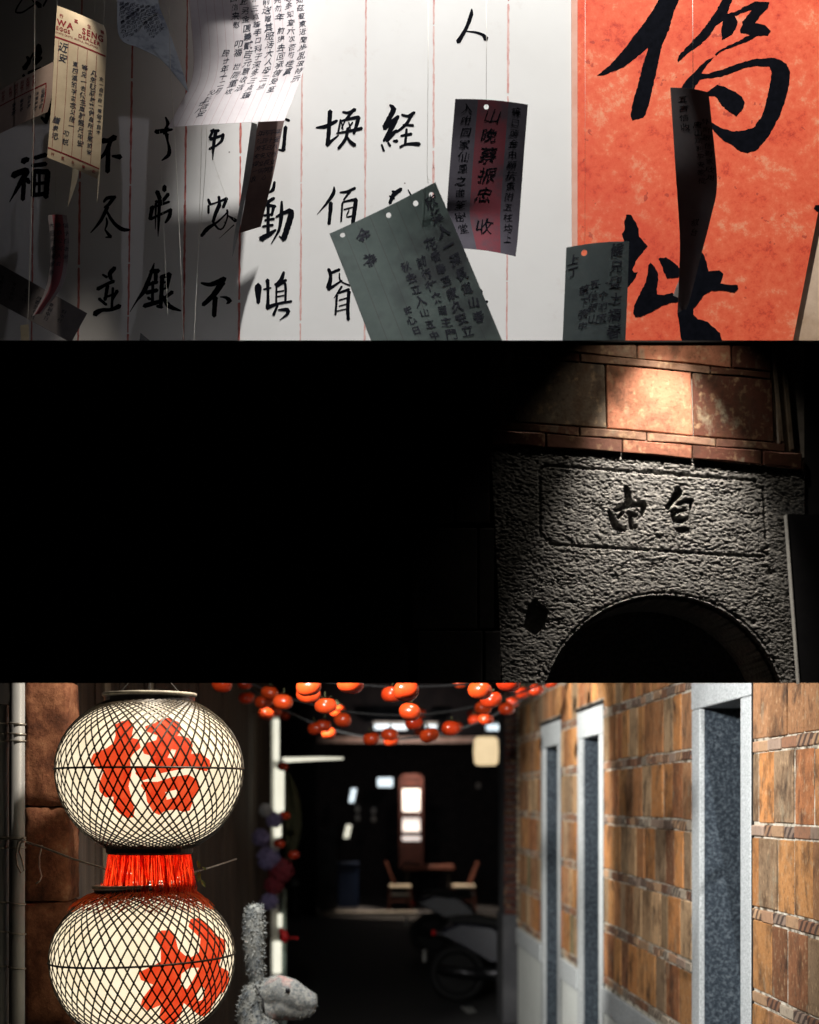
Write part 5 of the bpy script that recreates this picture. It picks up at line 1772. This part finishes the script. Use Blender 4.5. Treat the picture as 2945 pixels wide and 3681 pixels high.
def persimmon(sx, sy, rpx, label, Y=None):
    Y = Y or max(5.55, FPX * .05 / rpx)
    sc = rpx * Y / FPX / .05
    p = P(sx, sy, Y)
    o = thing('persimmon_ornament', label, 'persimmon', p, 'persimmon ornaments')
    o.rotation_euler = (random.uniform(-.25, .25), random.uniform(-.25, .25), random.uniform(0, 6))
    o.scale = (sc, sc, sc)
    for nm, me in (('fruit', pers_me), ('calyx', cal_me)):
        q = bpy.data.objects.new(nm, me)
        COL.objects.link(q)
        q.parent = o
    return p


CLU = [
 ('top left cluster beside the planks', [(75, 32, 60, 'leftmost one'), (205, 28, 45, 'second from left'), (215, 108, 45, 'lone one on the left'), (345, 80, 52, 'topmost full one'), (310, 132, 50, 'middle one'), (420, 130, 60, 'rightmost one'), (378, 185, 40, 'front lower one'), (325, 198, 46, 'lowest on the left'), (430, 208, 30, 'lowest on the right')]),
 ('pair stacked at the upper edge, left of centre', [(565, 45, 74, 'upper one'), (563, 88, 70, 'lower one')]),
 ('upper edge just left of centre', [(800, 30, 78, 'single one cut')]),
 ('trio stepping down left of centre', [(660, 153, 63, 'largest one'), (730, 183, 46, 'middle one'), (757, 233, 52, 'lowest one')]),
 ('trio above the left end of the pale beam', [(605, 280, 48, 'left one'), (648, 266, 48, 'upper one'), (678, 308, 45, 'lower right one')]),
 ('trio hanging in front of the pale beam', [(918, 337, 49, 'left one'), (1022, 314, 50, 'upper right one'), (1030, 348, 42, 'lowest one')]),
 ('big pair at the upper edge, centre', [(1115, 68, 78, 'larger one'), (1035, 88, 62, 'left one behind')]),
 ('trio below the big central pair', [(1135, 187, 65, 'largest one'), (1190, 195, 36, 'right one behind'), (1158, 250, 52, 'lowest one')]),
 ('pair over the middle of the pale beam', [(1190, 302, 30, 'small left one'), (1245, 318, 55, 'right one')]),
 ('pair right of the centre beam lights', [(1365, 280, 56, 'front one'), (1400, 272, 36, 'one behind')]),
 ('upper edge right of centre', [(1420, 20, 42, 'small one cut')]),
 ('long right cluster', [(1530, 66, 70, 'topmost one'), (1592, 118, 63, 'second one'), (1548, 165, 51, 'third one'), (1485, 202, 28, 'small left one'), (1500, 232, 38, 'lower left one'), (1565, 228, 43, 'lower right one')]),
 ('cluster against the brick wall', [(1680, 170, 48, 'lowest one'), (1715, 132, 40, 'one above the lowest'), (1690, 22, 72, 'largest one, cut'), (1770, 80, 42, 'middle one'), (1850, 62, 44, 'right one'), (1930, 22, 40, 'small one at the far right')]),
]
hang = []
for (desc, items) in CLU:
    for (x, y, r_, which) in items:
        sx, sy = S(13, x, y)
        p = persimmon(sx, sy, r_ * .6377 * .98, 'persimmon ornament, %s in the %s' % (which, desc))
        hang.append(p)
GL = [(13, 418, 495, 32, 'beside the bracket of the lit post'), (13, 430, 770, 32, 'halfway down the lit post'), (13, 400, 930, 33, 'near the flowers on the lit post'), (13, 482, 992, 34, 'lowest on the right of the lit post')]
for (k, x, y, r_, d) in GL:
    sx, sy = S(k, x, y)
    persimmon(sx, sy, r_ * .6377, 'small persimmon ornament %s' % d, 12.3)
# cables spanning the alley that carry the garlands
for (pa, pb, sag, lab) in (((-.98, 6.2, 2.98), (1.69, 6.6, 3.0), .16, 'nearest dark garland cable across the alley'), ((-.92, 7.6, 2.92), (1.69, 8.2, 2.98), .26, 'second dark garland cable across the alley'),
                           ((-.86, 9.0, 2.98), (1.69, 9.4, 3.05), .40, 'third dark garland cable across the alley'), ((-.82, 10.4, 3.05), (1.69, 10.6, 3.1), .55, 'farthest dark garland cable across the alley')):
    pa, pb = Vector(pa), Vector(pb)
    pts = [pa + (pb - pa) * t - Vector((0, 0, sag * 4 * t * (1 - t))) for t in np.linspace(0, 1, 17)]
    tag(MB().tube(pts, .007, 6).build('garland_cable', M['cable'], smooth=True), lab, 'cable', 'garland cables')
# ------------------------------------------------------------------ lit post, flowers, cloth on the left
post = thing('glow_post', 'narrow white post, its lamp light put in as glow, at the end of the plank wall', 'post', P(995, 3681, 13.0))
for (y0, y1, x0, x1) in ((2585, 2735, 983, 1004), (2760, 2930, 985, 1022), (2962, 3010, 985, 1012), (3285, 3335, 998, 1015), (3385, 3500, 982, 1012)):
    a, b = P(x0, y1, 13.0), P(x1, y0, 13.0)
    MB().box((a.x, 13.0, a.z), (b.x, 13.05, b.z), .008).build('glow_panel', M['glow_white'], post)  # glow stands in for lamp light falling on the white upright
a, b = P(1012, 3500, 13.06), P(1030, 3195, 13.06)
MB().box((a.x, 13.055, 0.0), (b.x, 13.11, b.z), .004).build('upright', M['green_post'], post)
a, b = P(975, 2600, 13.08), P(1004, 2560, 13.08)
MB().box((a.x, 13.06, .02), (b.x - .004, 13.12, b.z)).build('upright', M['white_post'], post)
ar = thing('tube_lamp', 'white glowing tube lamp pointing right from the lit post', 'lamp', P(1010, 2728, 13.0))
MB().tube([P(1012, 2732, 13.0), P(1150, 2727, 13.6), P(1232, 2726, 14.2)], [.022, .016, .010], 8).build('tube', M['glow_white'], ar, smooth=True)
MB().box((P(1004, 2740, 13).x, 12.98, P(0, 2742, 13).z), (P(1016, 2740, 13).x, 13.03, P(0, 2722, 13).z)).build('clamp', M['white_post'], ar)


def flower_ball(name, label, sx, sy, rpx, Y, mat, seed):
    rnd = random.Random(seed)
    c = P(sx, sy, Y)
    r_ = rpx * Y / FPX
    t = thing(name, label, 'flower', c, 'dark flower heads')
    mb = MB()
    for k in range(150):
        d = Vector((rnd.gauss(0, 1), rnd.gauss(0, 1), rnd.gauss(0, 1))).normalized()
        p = c + d * r_ * rnd.uniform(.8, 1.0)
        tt = d.orthogonal().normalized()
        tt = Matrix.Rotation(rnd.uniform(0, 6.28), 3, d) @ tt
        bb = d.cross(tt)
        s = r_ * .22
        mb.add([p - tt * s, p + bb * s * .8 + d * s * .3, p + tt * s, p - bb * s * .8 + d * s * .3, p - d * s * .3], [(0, 1, 4), (1, 2, 4), (2, 3, 4), (3, 0, 4)])
    pe = mb.build('petals', mat, t)
    pe['kind'] = 'stuff'
    MB().ball(c, r_ * .8, 10, 7).build('core', mat, t, smooth=True)
    return t


YF = 11.6
for i, (x, y, r_, m, lab) in enumerate(((955, 2912, 26, 'flower_grey', 'pale grey flower head at the top of the bunch by the lit post'), (985, 2948, 30, 'flower_violet', 'violet flower head under the pale one by the lit post'), (938, 3010, 34, 'flower_violet', 'large violet flower head at the left of the bunch'),
                                     (965, 3085, 44, 'flower_violet', 'violet flower head in the middle of the dark bunch'), (1010, 3130, 46, 'flower_red', 'dark red flower head at the right of the bunch'), (985, 3180, 36, 'flower_red', 'dark red flower head at the bottom of the bunch'), (970, 3240, 34, 'flower_violet', 'lowest violet flower head just above the plush ear'))):
    flower_ball('flower_head', lab, x, y, r_, YF + .02 * i, M[m], i)
rb = thing('ribbon_bow', 'bright red ribbon bow on the green upright of the lit post', 'bow', P(1022, 3365, 12.6))
MB().ball(P(1022, 3366, 12.6), (.034, .03, .055), 12, 8).build('knot', M['ribbon'], rb, smooth=True)
MB().ball(P(1012, 3348, 12.58), (.022, .03, .028), 10, 6).build('loop', M['ribbon'], rb, smooth=True)
MB().tube([P(1030, 3376, 12.58), P(1052, 3370, 12.56), P(1072, 3374, 12.56)], [.010, .006, .012], 6).build('tail', M['ribbon'], rb, smooth=True)
mb = MB()
nv_, nu_ = 16, 10
vs = []
for j in range(nv_ + 1):
    for i in range(nu_ + 1):
        t, u_ = j / nv_, i / nu_
        x0 = 1016 + 8 * t
        x1 = 1024 + 62 * math.sin(math.pi * min(1, t * .92 + .06)) ** .8
        vs.append(P(x0 + (x1 - x0) * u_, 2780 + 350 * t, 13.4 + .06 * math.sin(u_ * 14 + t * 3)))
mb.add(vs, [(j * (nu_ + 1) + i, j * (nu_ + 1) + i + 1, (j + 1) * (nu_ + 1) + i + 1, (j + 1) * (nu_ + 1) + i) for j in range(nv_) for i in range(nu_)])
tag(mb.build('gauze_cloth', M['cloth'], smooth=True), 'dim olive gauze cloth hanging beside the lit post', 'cloth')

# ------------------------------------------------------------------ plush animal
YP = 6.55
kP = YP / FPX * CR['r'][2]


def rp(x, y, dy=0.0):
    sx, sy = S('r', x, y)
    return P(sx, sy, YP) + Vector((0, dy, 0))


plush = thing('plush_animal', 'shaggy grey plush animal with one long upright ear and a pointed snout facing right', 'plush toy', rp(500, 2700))


def blob(name, balls, mat, parent, voxel=.006):
    mb = MB()
    for (x, y, r_, *rest) in balls:
        dy = rest[0] if rest else 0
        mb.ball(rp(x, y, dy * kP), (r_ * kP, r_ * kP * .92, r_ * kP), 18, 12)
    o = mb.build(name, mat, parent, smooth=True)
    md = o.modifiers.new('remesh', 'REMESH')
    md.mode = 'VOXEL'
    md.voxel_size = voxel
    md.use_smooth_shade = True
    sm = o.modifiers.new('smooth', 'SMOOTH')
    sm.factor = .6
    sm.iterations = 8
    return o


def chain(pts, n=8):
    out = []
    for (a, b) in zip(pts[:-1], pts[1:]):
        for t in np.linspace(0, 1, n, endpoint=False):
            out.append(tuple(a[i] + (b[i] - a[i]) * t for i in range(3)))
    out.append(pts[-1])
    return out


ear = chain([(545, 1440, 112), (505, 1150, 138), (490, 800, 165), (490, 480, 168), (500, 360, 150)]) + chain([(500, 380, 120), (585, 300, 75)], 4) + chain([(470, 390, 110), (405, 330, 70)], 4)
bodyb = chain([(560, 1500, 150), (500, 1650, 215), (470, 1900, 250), (560, 2150, 330), (560, 2500, 420), (560, 2800, 430)])
headb = chain([(760, 1600, 240), (860, 1570, 260), (1020, 1620, 265), (1180, 1700, 225), (1330, 1740, 150)]) + chain([(1100, 1560, 160), (1290, 1610, 90), (1420, 1640, 48)], 6) + chain([(900, 1780, 240), (1180, 1850, 170), (1330, 1830, 125)], 6) + [(700, 1850, 230)]
blob('body', bodyb + ear + headb[:4], M['fur'], plush)
blob('head', headb, M['fur_face'], plush, .005)
MB().ball(rp(1020, 1520, -250 * kP), (38 * kP, 22 * kP, 40 * kP), 14, 10).build('eye', M['black_lacquer'], plush, smooth=True)
MB().ball(rp(1425, 1690, -40 * kP), (34 * kP, 40 * kP, 26 * kP), 12, 8).build('mouth', M['black_lacquer'], plush, smooth=True)
MB().tube([rp(520, 1450, -150 * kP), rp(580, 1560, -230 * kP), rp(640, 1660, -262 * kP), rp(640, 1780, -270 * kP), rp(660, 1860, -262 * kP)], [10 * kP, 10 * kP, 14 * kP, 26 * kP, 12 * kP], 6).build('cord', M['cable'], plush, smooth=True)
# shaggy tufts
mb = MB()
rnd = random.Random(3)
for (x, y, r_) in ear + bodyb:
    cnt = int(20 + r_ * .26)
    for k in range(cnt):
        d = Vector((rnd.gauss(0, 1), rnd.gauss(0, .8) - .35, rnd.gauss(0, 1)))
        d.normalize()
        p = rp(x, y) + Vector((d.x, d.y * .9, d.z)) * r_ * kP * .97
        tt = (d * .75 + Vector((rnd.uniform(-.7, .7), rnd.uniform(-.3, .3), rnd.uniform(-.9, .5)))).normalized()
        ln = rnd.uniform(28, 62) * kP
        wv_ = d.cross(tt)
        wv_ = wv_.normalized() * rnd.uniform(8, 18) * kP if wv_.length > 1e-4 else Vector((1, 0, 0)) * 8 * kP
        curl = Vector((rnd.uniform(-1, 1), rnd.uniform(-1, 1), rnd.uniform(-1, 1))) * ln * .35
        m_ = p + tt * ln * .55 + curl * .4
        e_ = p + tt * ln + curl
        mb.add([p - wv_, p + wv_, m_ + wv_ * .7, m_ - wv_ * .7, e_], [(0, 1, 2, 3), (3, 2, 4)])
for (x, y, r_) in [q[:3] for q in headb]:
    for k in range(int(26 + r_ * .45)):
        d = Vector((rnd.gauss(0, 1), rnd.gauss(0, .8) - .5, rnd.gauss(0, 1)))
        d.normalize()
        p = rp(x, y) + Vector((d.x, d.y * .92, d.z)) * r_ * kP * .985
        tt = (d * .30 + Vector((rnd.uniform(-1.0, .1), rnd.uniform(-.2, .2), rnd.uniform(-.7, .3)))).normalized()
        ln = rnd.uniform(20, 46) * kP
        wv_ = d.cross(tt)
        wv_ = wv_.normalized() * rnd.uniform(3, 7) * kP if wv_.length > 1e-4 else Vector((1, 0, 0)) * 4 * kP
        e_ = p + tt * ln
        mb.add([p - wv_, p + wv_, e_], [(0, 1, 2)])
tf = mb.build('tufts', M['fur'], plush)
tf['kind'] = 'stuff'

# ------------------------------------------------------------------ shop at the end of the alley
YS = 28.0
shop = thing('shop_front', 'dark shop front closing the far end of the alley', 'building', (0.5, YS, 0))


def sbox(x0, y0, x1, y1, Y, d, name, mat, parent=shop, bev=0.0):
    a, b = P(x0, y1, Y), P(x1, y0, Y)
    return MB().box((a.x, Y, max(a.z, 0.002)), (b.x, Y + d, b.z), bev).build(name, mat, parent)


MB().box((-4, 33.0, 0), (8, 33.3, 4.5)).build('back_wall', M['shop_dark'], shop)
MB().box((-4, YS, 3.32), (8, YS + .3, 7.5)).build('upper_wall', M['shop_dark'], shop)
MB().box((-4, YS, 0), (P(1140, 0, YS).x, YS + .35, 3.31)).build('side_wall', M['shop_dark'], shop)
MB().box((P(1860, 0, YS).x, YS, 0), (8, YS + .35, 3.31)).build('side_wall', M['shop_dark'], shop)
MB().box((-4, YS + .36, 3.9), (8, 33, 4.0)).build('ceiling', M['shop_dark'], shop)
sbox(1145, 2980, 1210, 3272, YS + .05, .3, 'pillar', M['grey_wall'])
MB().box((P(1145, 0, YS).x, YS - .03, .0), (P(1500, 0, YS).x, YS + .25, .075)).build('threshold', M['floor_tile'], shop)
MB().box((-3.9, YS + .4, .002), (7.9, 32.9, .03)).build('shop_floor', M['grey_wall'], shop)
bm_ = MB()
sbox(1140, 2649, 1805, 2670, YS - .2, .1, 'lintel_beam', M['pink_wood'])
for i, (x0, x1, y0, y1, lab) in enumerate(((1347, 1402, 2603, 2620, 'left of the four white ceiling lamps'), (1406, 1465, 2604, 2621, 'second white ceiling lamp from the left'), (1534, 1570, 2605, 2619, 'third, smaller white ceiling lamp'), (1750, 1810, 2604, 2624, 'rightmost white ceiling lamp'))):
    o = MB()
    a, b = P(x0, y1, 27.4), P(x1, y0, 27.4)
    t = thing('ceiling_lamp', lab, 'lamp', ((a.x + b.x) / 2, 27.4, a.z), 'shop ceiling lamps')
    MB().box((a.x, 27.4, a.z), (b.x, 27.6, b.z), .012).build('tube', M['glow_cool'], t)
    MB().box((a.x - .02, 27.42, b.z + .001), (b.x + .02, 27.58, b.z + .05)).build('housing', M['white_post'], t)
# paper lantern
pl = thing('paper_lantern', 'small warm paper lantern hanging under the right end of the pale beam', 'lantern', P(1748, 2750, 20.0))
c = P(1748, 2700, 20.0)
MB().lathe([(.03, .185), (.12, .185), (.155, .15), (.165, .0), (.155, -.15), (.12, -.185), (.03, -.185)], c, 24).build('shade', M['glow_warm'], pl, smooth=True)
MB().lathe([(.0, .215), (.085, .215), (.085, .19), (.0, .19)], c, 18).build('cap', M['dark_wood'], pl)
MB().tube([c + Vector((0, 0, .21)), c + Vector((0, 0, 1.2))], .006, 5).build('cord', M['cable'], pl)
# standing lattice lamp
ll = thing('lattice_lamp', 'tall red wooden lattice lamp with two lit panes in the dark shop', 'lamp', P(1478, 3250, 28.9))
for (x0, x1, y0, y1, m, nm) in ((1436, 1446, 2790, 3120, 'red_wood', 'upright'), (1512, 1522, 2790, 3120, 'red_wood', 'upright'), (1447, 1511, 2782, 2800, 'red_wood', 'top_rail'), (1447, 1511, 2806, 2826, 'red_wood', 'rail'), (1447, 1511, 2922, 2936, 'red_wood', 'rail'), (1440, 1518, 2994, 3002, 'red_wood', 'rail'),
                                (1448, 1510, 2836, 2918, 'glow_pane', 'lit_pane'), (1448, 1510, 2940, 2990, 'glow_pane', 'lit_pane'), (1444, 1514, 3006, 3022, 'glow_pane', 'lit_foot'), (1447, 1511, 3030, 3100, 'red_wood', 'panel')):
    sbox(x0, y0, x1, y1, 28.9 + (.03 if 'lit' in nm else 0), .08, nm, M[m], ll)
for (x0, y0, x1, y1, sl, m, lab) in ((1255, 2835, 1272, 2884, 10, 'glow_cool', 'upper slanted white reflection lamp in the shop window'), (1236, 2965, 1254, 3012, 10, 'glow_white', 'lower slanted pale lamp in the shop window'), (1358, 2796, 1412, 2828, 0, 'glow_cool', 'oval cool white lamp in the middle of the dark shop'), (1712, 2815, 1728, 2834, 0, 'flower_grey', 'dim grey round lamp right of the lattice lamp')):
    t = thing('window_lamp', lab, 'lamp', P((x0 + x1) / 2, y1, 30.5))
    q = [P(x0 + sl, y0, 30.5), P(x0, y1, 30.5), P(x1, y1, 30.5), P(x1 + sl, y0, 30.5)]
    MB().prism(q, .05, .01).build('diffuser', M[m], t)
for (x0, y0, x1, y1, lab) in ((1275, 2900, 1296, 2918, 'upper left dim grey bottle glint'), (1276, 2930, 1296, 2952, 'lower left dim grey bottle glint'), (1335, 2905, 1352, 2925, 'upper right dim grey bottle glint'), (1335, 2935, 1352, 2955, 'lower right dim grey bottle glint')):
    t = thing('glint_stand_in', lab.replace('bottle glint', 'stand-in for a blurred light'), 'glint_shape', P((x0 + x1) / 2, y1, 31), 'blurred light spots in the shop')
    c = P((x0 + x1) / 2, (y0 + y1) / 2, 31)
    h = .055
    MB().lathe([(.001, -h), (.045, -h), (.05, h * .5), (.03, h), (.03, h * 1.2), (.001, h * 1.2)], c, 12).build('glint_shape', M['flower_grey'], t, smooth=True)  # pale bottle shape put in for a blurred spot of light
bb = thing('blue_bin', 'dim blue upright bin beside the shop pillar', 'bin', P(1250, 3268, 28.8))
sbox(1214, 3112, 1288, 3264, 28.8, .3, 'body', M['blue'], bb, .02)
sbox(1210, 3100, 1292, 3111, 28.78, .34, 'lid', M['blue'], bb, .01)
wp = thing('louvre_post', 'pale ribbed post left of the shop pillar', 'post', P(1062, 3295, 27.0))
for k in range(9):
    sbox(1050, 3172 + k * 13, 1074, 3181 + k * 13, 27.0, .06, 'rib', M['white_post'] if k == 0 else M['grey_wall'], wp)
sbox(1053, 3160, 1071, 3290, 27.07, .05, 'core', M['grey_wall'], wp)

# table and chairs
tb_ = thing('dining_table', 'wooden table with a lit edge between two chairs in the shop', 'table', P(1542, 3262, 29.3))
sbox(1452, 3111, 1634, 3126, 29.1, .8, 'tabletop', M['chair_wood'], tb_, .01)
for (x, yy) in ((1466, 29.16), (1614, 29.16), (1466, 29.78), (1614, 29.78)):
    sbox(x - 4, 3127, x + 4, 3275, yy, .05, 'leg', M['dark_wood'], tb_)


def chair(label, cx, sgn):
    Yc = 28.95
    k = Yc / FPX
    base = P(cx, 3270, Yc)
    t = thing('chair', label, 'chair', (base.x, Yc, 0.03), 'shop chairs')
    z0 = .03
    X = base.x
    MB().box((X - .21, Yc - .2, z0 + .44), (X + .21, Yc + .22, z0 + .49), .012).build('seat', M['seat_pad'], t)
    for dx in (-.185, .185):
        for dy in (-.17, .19):
            MB().tube([(X + dx * 1.12, Yc + dy, z0), (X + dx, Yc + dy, z0 + .44)], .022, 6).build('leg', M['chair_wood'], t)
    MB().box((X - .18, Yc - .185, z0 + .18), (X + .18, Yc - .155, z0 + .215)).build('stretcher', M['chair_wood'], t)
    MB().box((X - .18, Yc - .185, z0 + .30), (X + .18, Yc - .155, z0 + .335)).build('stretcher', M['white_post'], t)
    for dy in (-.17, .19):
        MB().tube([(X - sgn * .10, Yc + dy, z0 + .48), (X - sgn * .27, Yc + dy, z0 + .92)], .022, 6).build('back_post', M['chair_wood'], t)
    for h in (.66, .78, .90):
        f = (h - .48) / .44
        x_ = X - sgn * (.10 + .17 * f)
        MB().box((x_ - .012, Yc - .16, z0 + h - .025), (x_ + .012, Yc + .18, z0 + h + .025)).build('back_slat', M['chair_wood'], t)
    return t


chair('left wooden chair with a cream seat at the shop table', 1438, 1)
chair('right wooden chair with a cream seat at the shop table', 1668, -1)
lamp('shop_table_lamp', 'SPOT', (P(1480, 0, 28.6).x, 28.5, 3.2), 420, (1.0, .80, .62), (P(1500, 0, 29).x, 28.8, .4), spot_size=R(70), spot_blend=.6, shadow_soft_size=.05)

lamp('shop_beam_lamp', 'SPOT', (1.3, 26.4, 2.95), 45, (1.0, .78, .66), (1.3, 27.8, 3.27), spot_size=R(100), spot_blend=.5, shadow_soft_size=.05)
# ------------------------------------------------------------------ small painted mark on the ground
mk = thing('painted_mark', 'small pale slashed mark painted on the dark ground near the scooter', 'mark', P(1680, 3630, 14.6))
for k in range(4):
    q = []
    for (x, y) in ((1655 + k * 11, 3618), (1663 + k * 11, 3618), (1686 + k * 9, 3644 - 3 * abs(k - 1)), (1679 + k * 9, 3644 - 3 * abs(k - 1))):
        Yg = FPX * (EYE - .006) / (y - VY)
        p = P(x, y, Yg)
        q.append((p.x, p.y, .006))
    MB().add(q, [(0, 1, 2, 3)]).build('slash', M['white_post'], mk)
# ------------------------------------------------------------------ scooters
def make_scooter(label, loc, rotz):
    t = thing('scooter', label, 'scooter', (0, 0, 0), 'parked scooters')

    def hull(name, prof, w0, w1, mat, bev=.03):
        """side profile in X-Z, extruded in Y with a rounded, narrower upper edge"""
        mb = MB()
        n = len(prof)
        zs = [p[1] for p in prof]
        z0, z1 = min(zs), max(zs)
        cx = sum(p[0] for p in prof) / n
        cz = sum(zs) / n
        rings = []
        for (f, sc) in ((-1, .80), (-.75, .95), (-.3, 1), (.3, 1), (.75, .95), (1, .80)):
            rings.append([(cx + (x - cx) * sc, f * (w0 + (w1 - w0) * (z - z0) / max(z1 - z0, .01)), cz + (z - cz) * sc) for x, z in prof])
        vs = [p for r_ in rings for p in r_]
        fs = []
        for i in range(len(rings) - 1):
            for k in range(n):
                fs.append((i * n + k, i * n + (k + 1) % n, (i + 1) * n + (k + 1) % n, (i + 1) * n + k))
        fs.append(tuple(range(n)))
        fs.append(tuple((len(rings) - 1) * n + k for k in range(n - 1, -1, -1)))
        mb.add(vs, fs)
        o = mb.build(name, mat, t)
        sb = o.modifiers.new('sub', 'SUBSURF')
        sb.levels = 1
        sb.render_levels = 2
        return o
    # rear at -X, front at +X
    hull('tail_fairing', [(-.72, .74), (-.45, .86), (-.05, .82), (.18, .62), (.20, .42), (-.05, .40), (-.40, .60)], .17, .13, M['silver_paint'])
    hull('seat', [(-.62, .84), (-.58, .90), (-.25, .93), (.10, .86), (.14, .80), (-.2, .82)], .14, .12, M['rubber'])
    hull('floor_board', [(.12, .34), (.62, .34), (.66, .28), (.10, .26)], .17, .17, M['rubber'])
    hull('leg_shield', [(.58, .30), (.70, .34), (.62, .74), (.54, .98), (.47, .96), (.54, .66)], .20, .13, M['silver_paint'])
    hull('front_fender', [(.52, .46), (.66, .56), (.86, .50), (.94, .36), (.84, .42), (.66, .46)], .07, .07, M['silver_paint'])
    hull('headlight', [(.50, 1.00), (.62, .98), (.66, 1.06), (.58, 1.12), (.48, 1.08)], .10, .07, M['silver_paint'])
    for x in (-.45, .72):
        w = MB()
        prof_ = [(.255 + .045 * math.cos(a), .045 * math.sin(a)) for a in np.linspace(0, 2 * math.pi, 11)]
        tr_ = w.lathe(prof_, (x, 0, .25 + .05), 28, 'Y').build('wheel', M['rubber'], t, smooth=True)
        w2 = MB().lathe([(.0, -.03), (.05, -.03), (.06, -.012), (.20, -.012), (.215, -.03), (.215, .03), (.20, .012), (.06, .012), (.05, .03), (.0, .03)], (x, 0, .30), 20, 'Y')
        w2.build('rim', M['rubber'], tr_)
    MB().tube([(.50, -.33, 1.06), (.46, -.2, 1.08), (.52, 0, 1.03), (.46, .2, 1.08), (.50, .33, 1.06)], .014, 7).build('handlebar', M['rubber'], t, smooth=True)
    for sg in (-1, 1):
        MB().tube([(.48, .22 * sg, 1.08), (.46, .28 * sg, 1.24)], .006, 5).build('mirror_stalk', M['metal'], t)
        MB().ball((.455, .29 * sg, 1.28), (.015, .065, .045), 12, 8).build('mirror', M['rubber'], t, smooth=True)
    MB().tube([(-.62, -.17, .36), (-.35, -.18, .33), (-.08, -.16, .30)], [.045, .05, .025], 10).build('exhaust', M['metal'], t, smooth=True)
    MB().tube([(-.42, -.10, .32), (-.05, -.12, .32), (.15, -.1, .34)], [.05, .07, .05], 8).build('engine', M['metal'], t, smooth=True)
    MB().ball((-.70, 0, .72), (.03, .07, .035), 10, 6).build('tail_light', M['ribbon'], t, smooth=True)
    MB().box((-.80, -.09, .42), (-.785, .09, .54)).build('number_plate', M['white_post'], t)
    t.location = loc
    t.rotation_euler = (0, 0, rotz)
    return t


s1 = make_scooter('nearer silver scooter half hidden by the end of the brick wall', (1.72, 15.9, 0), R(-12))
s2 = copy_tree(s1)
s2['label'] = 'farther dim scooter behind the nearer one'
s2.location = (1.75, 20.6, 0)
s2.rotation_euler = (0, 0, R(-8))

# tidy: the hidden bmesh
bm.free()
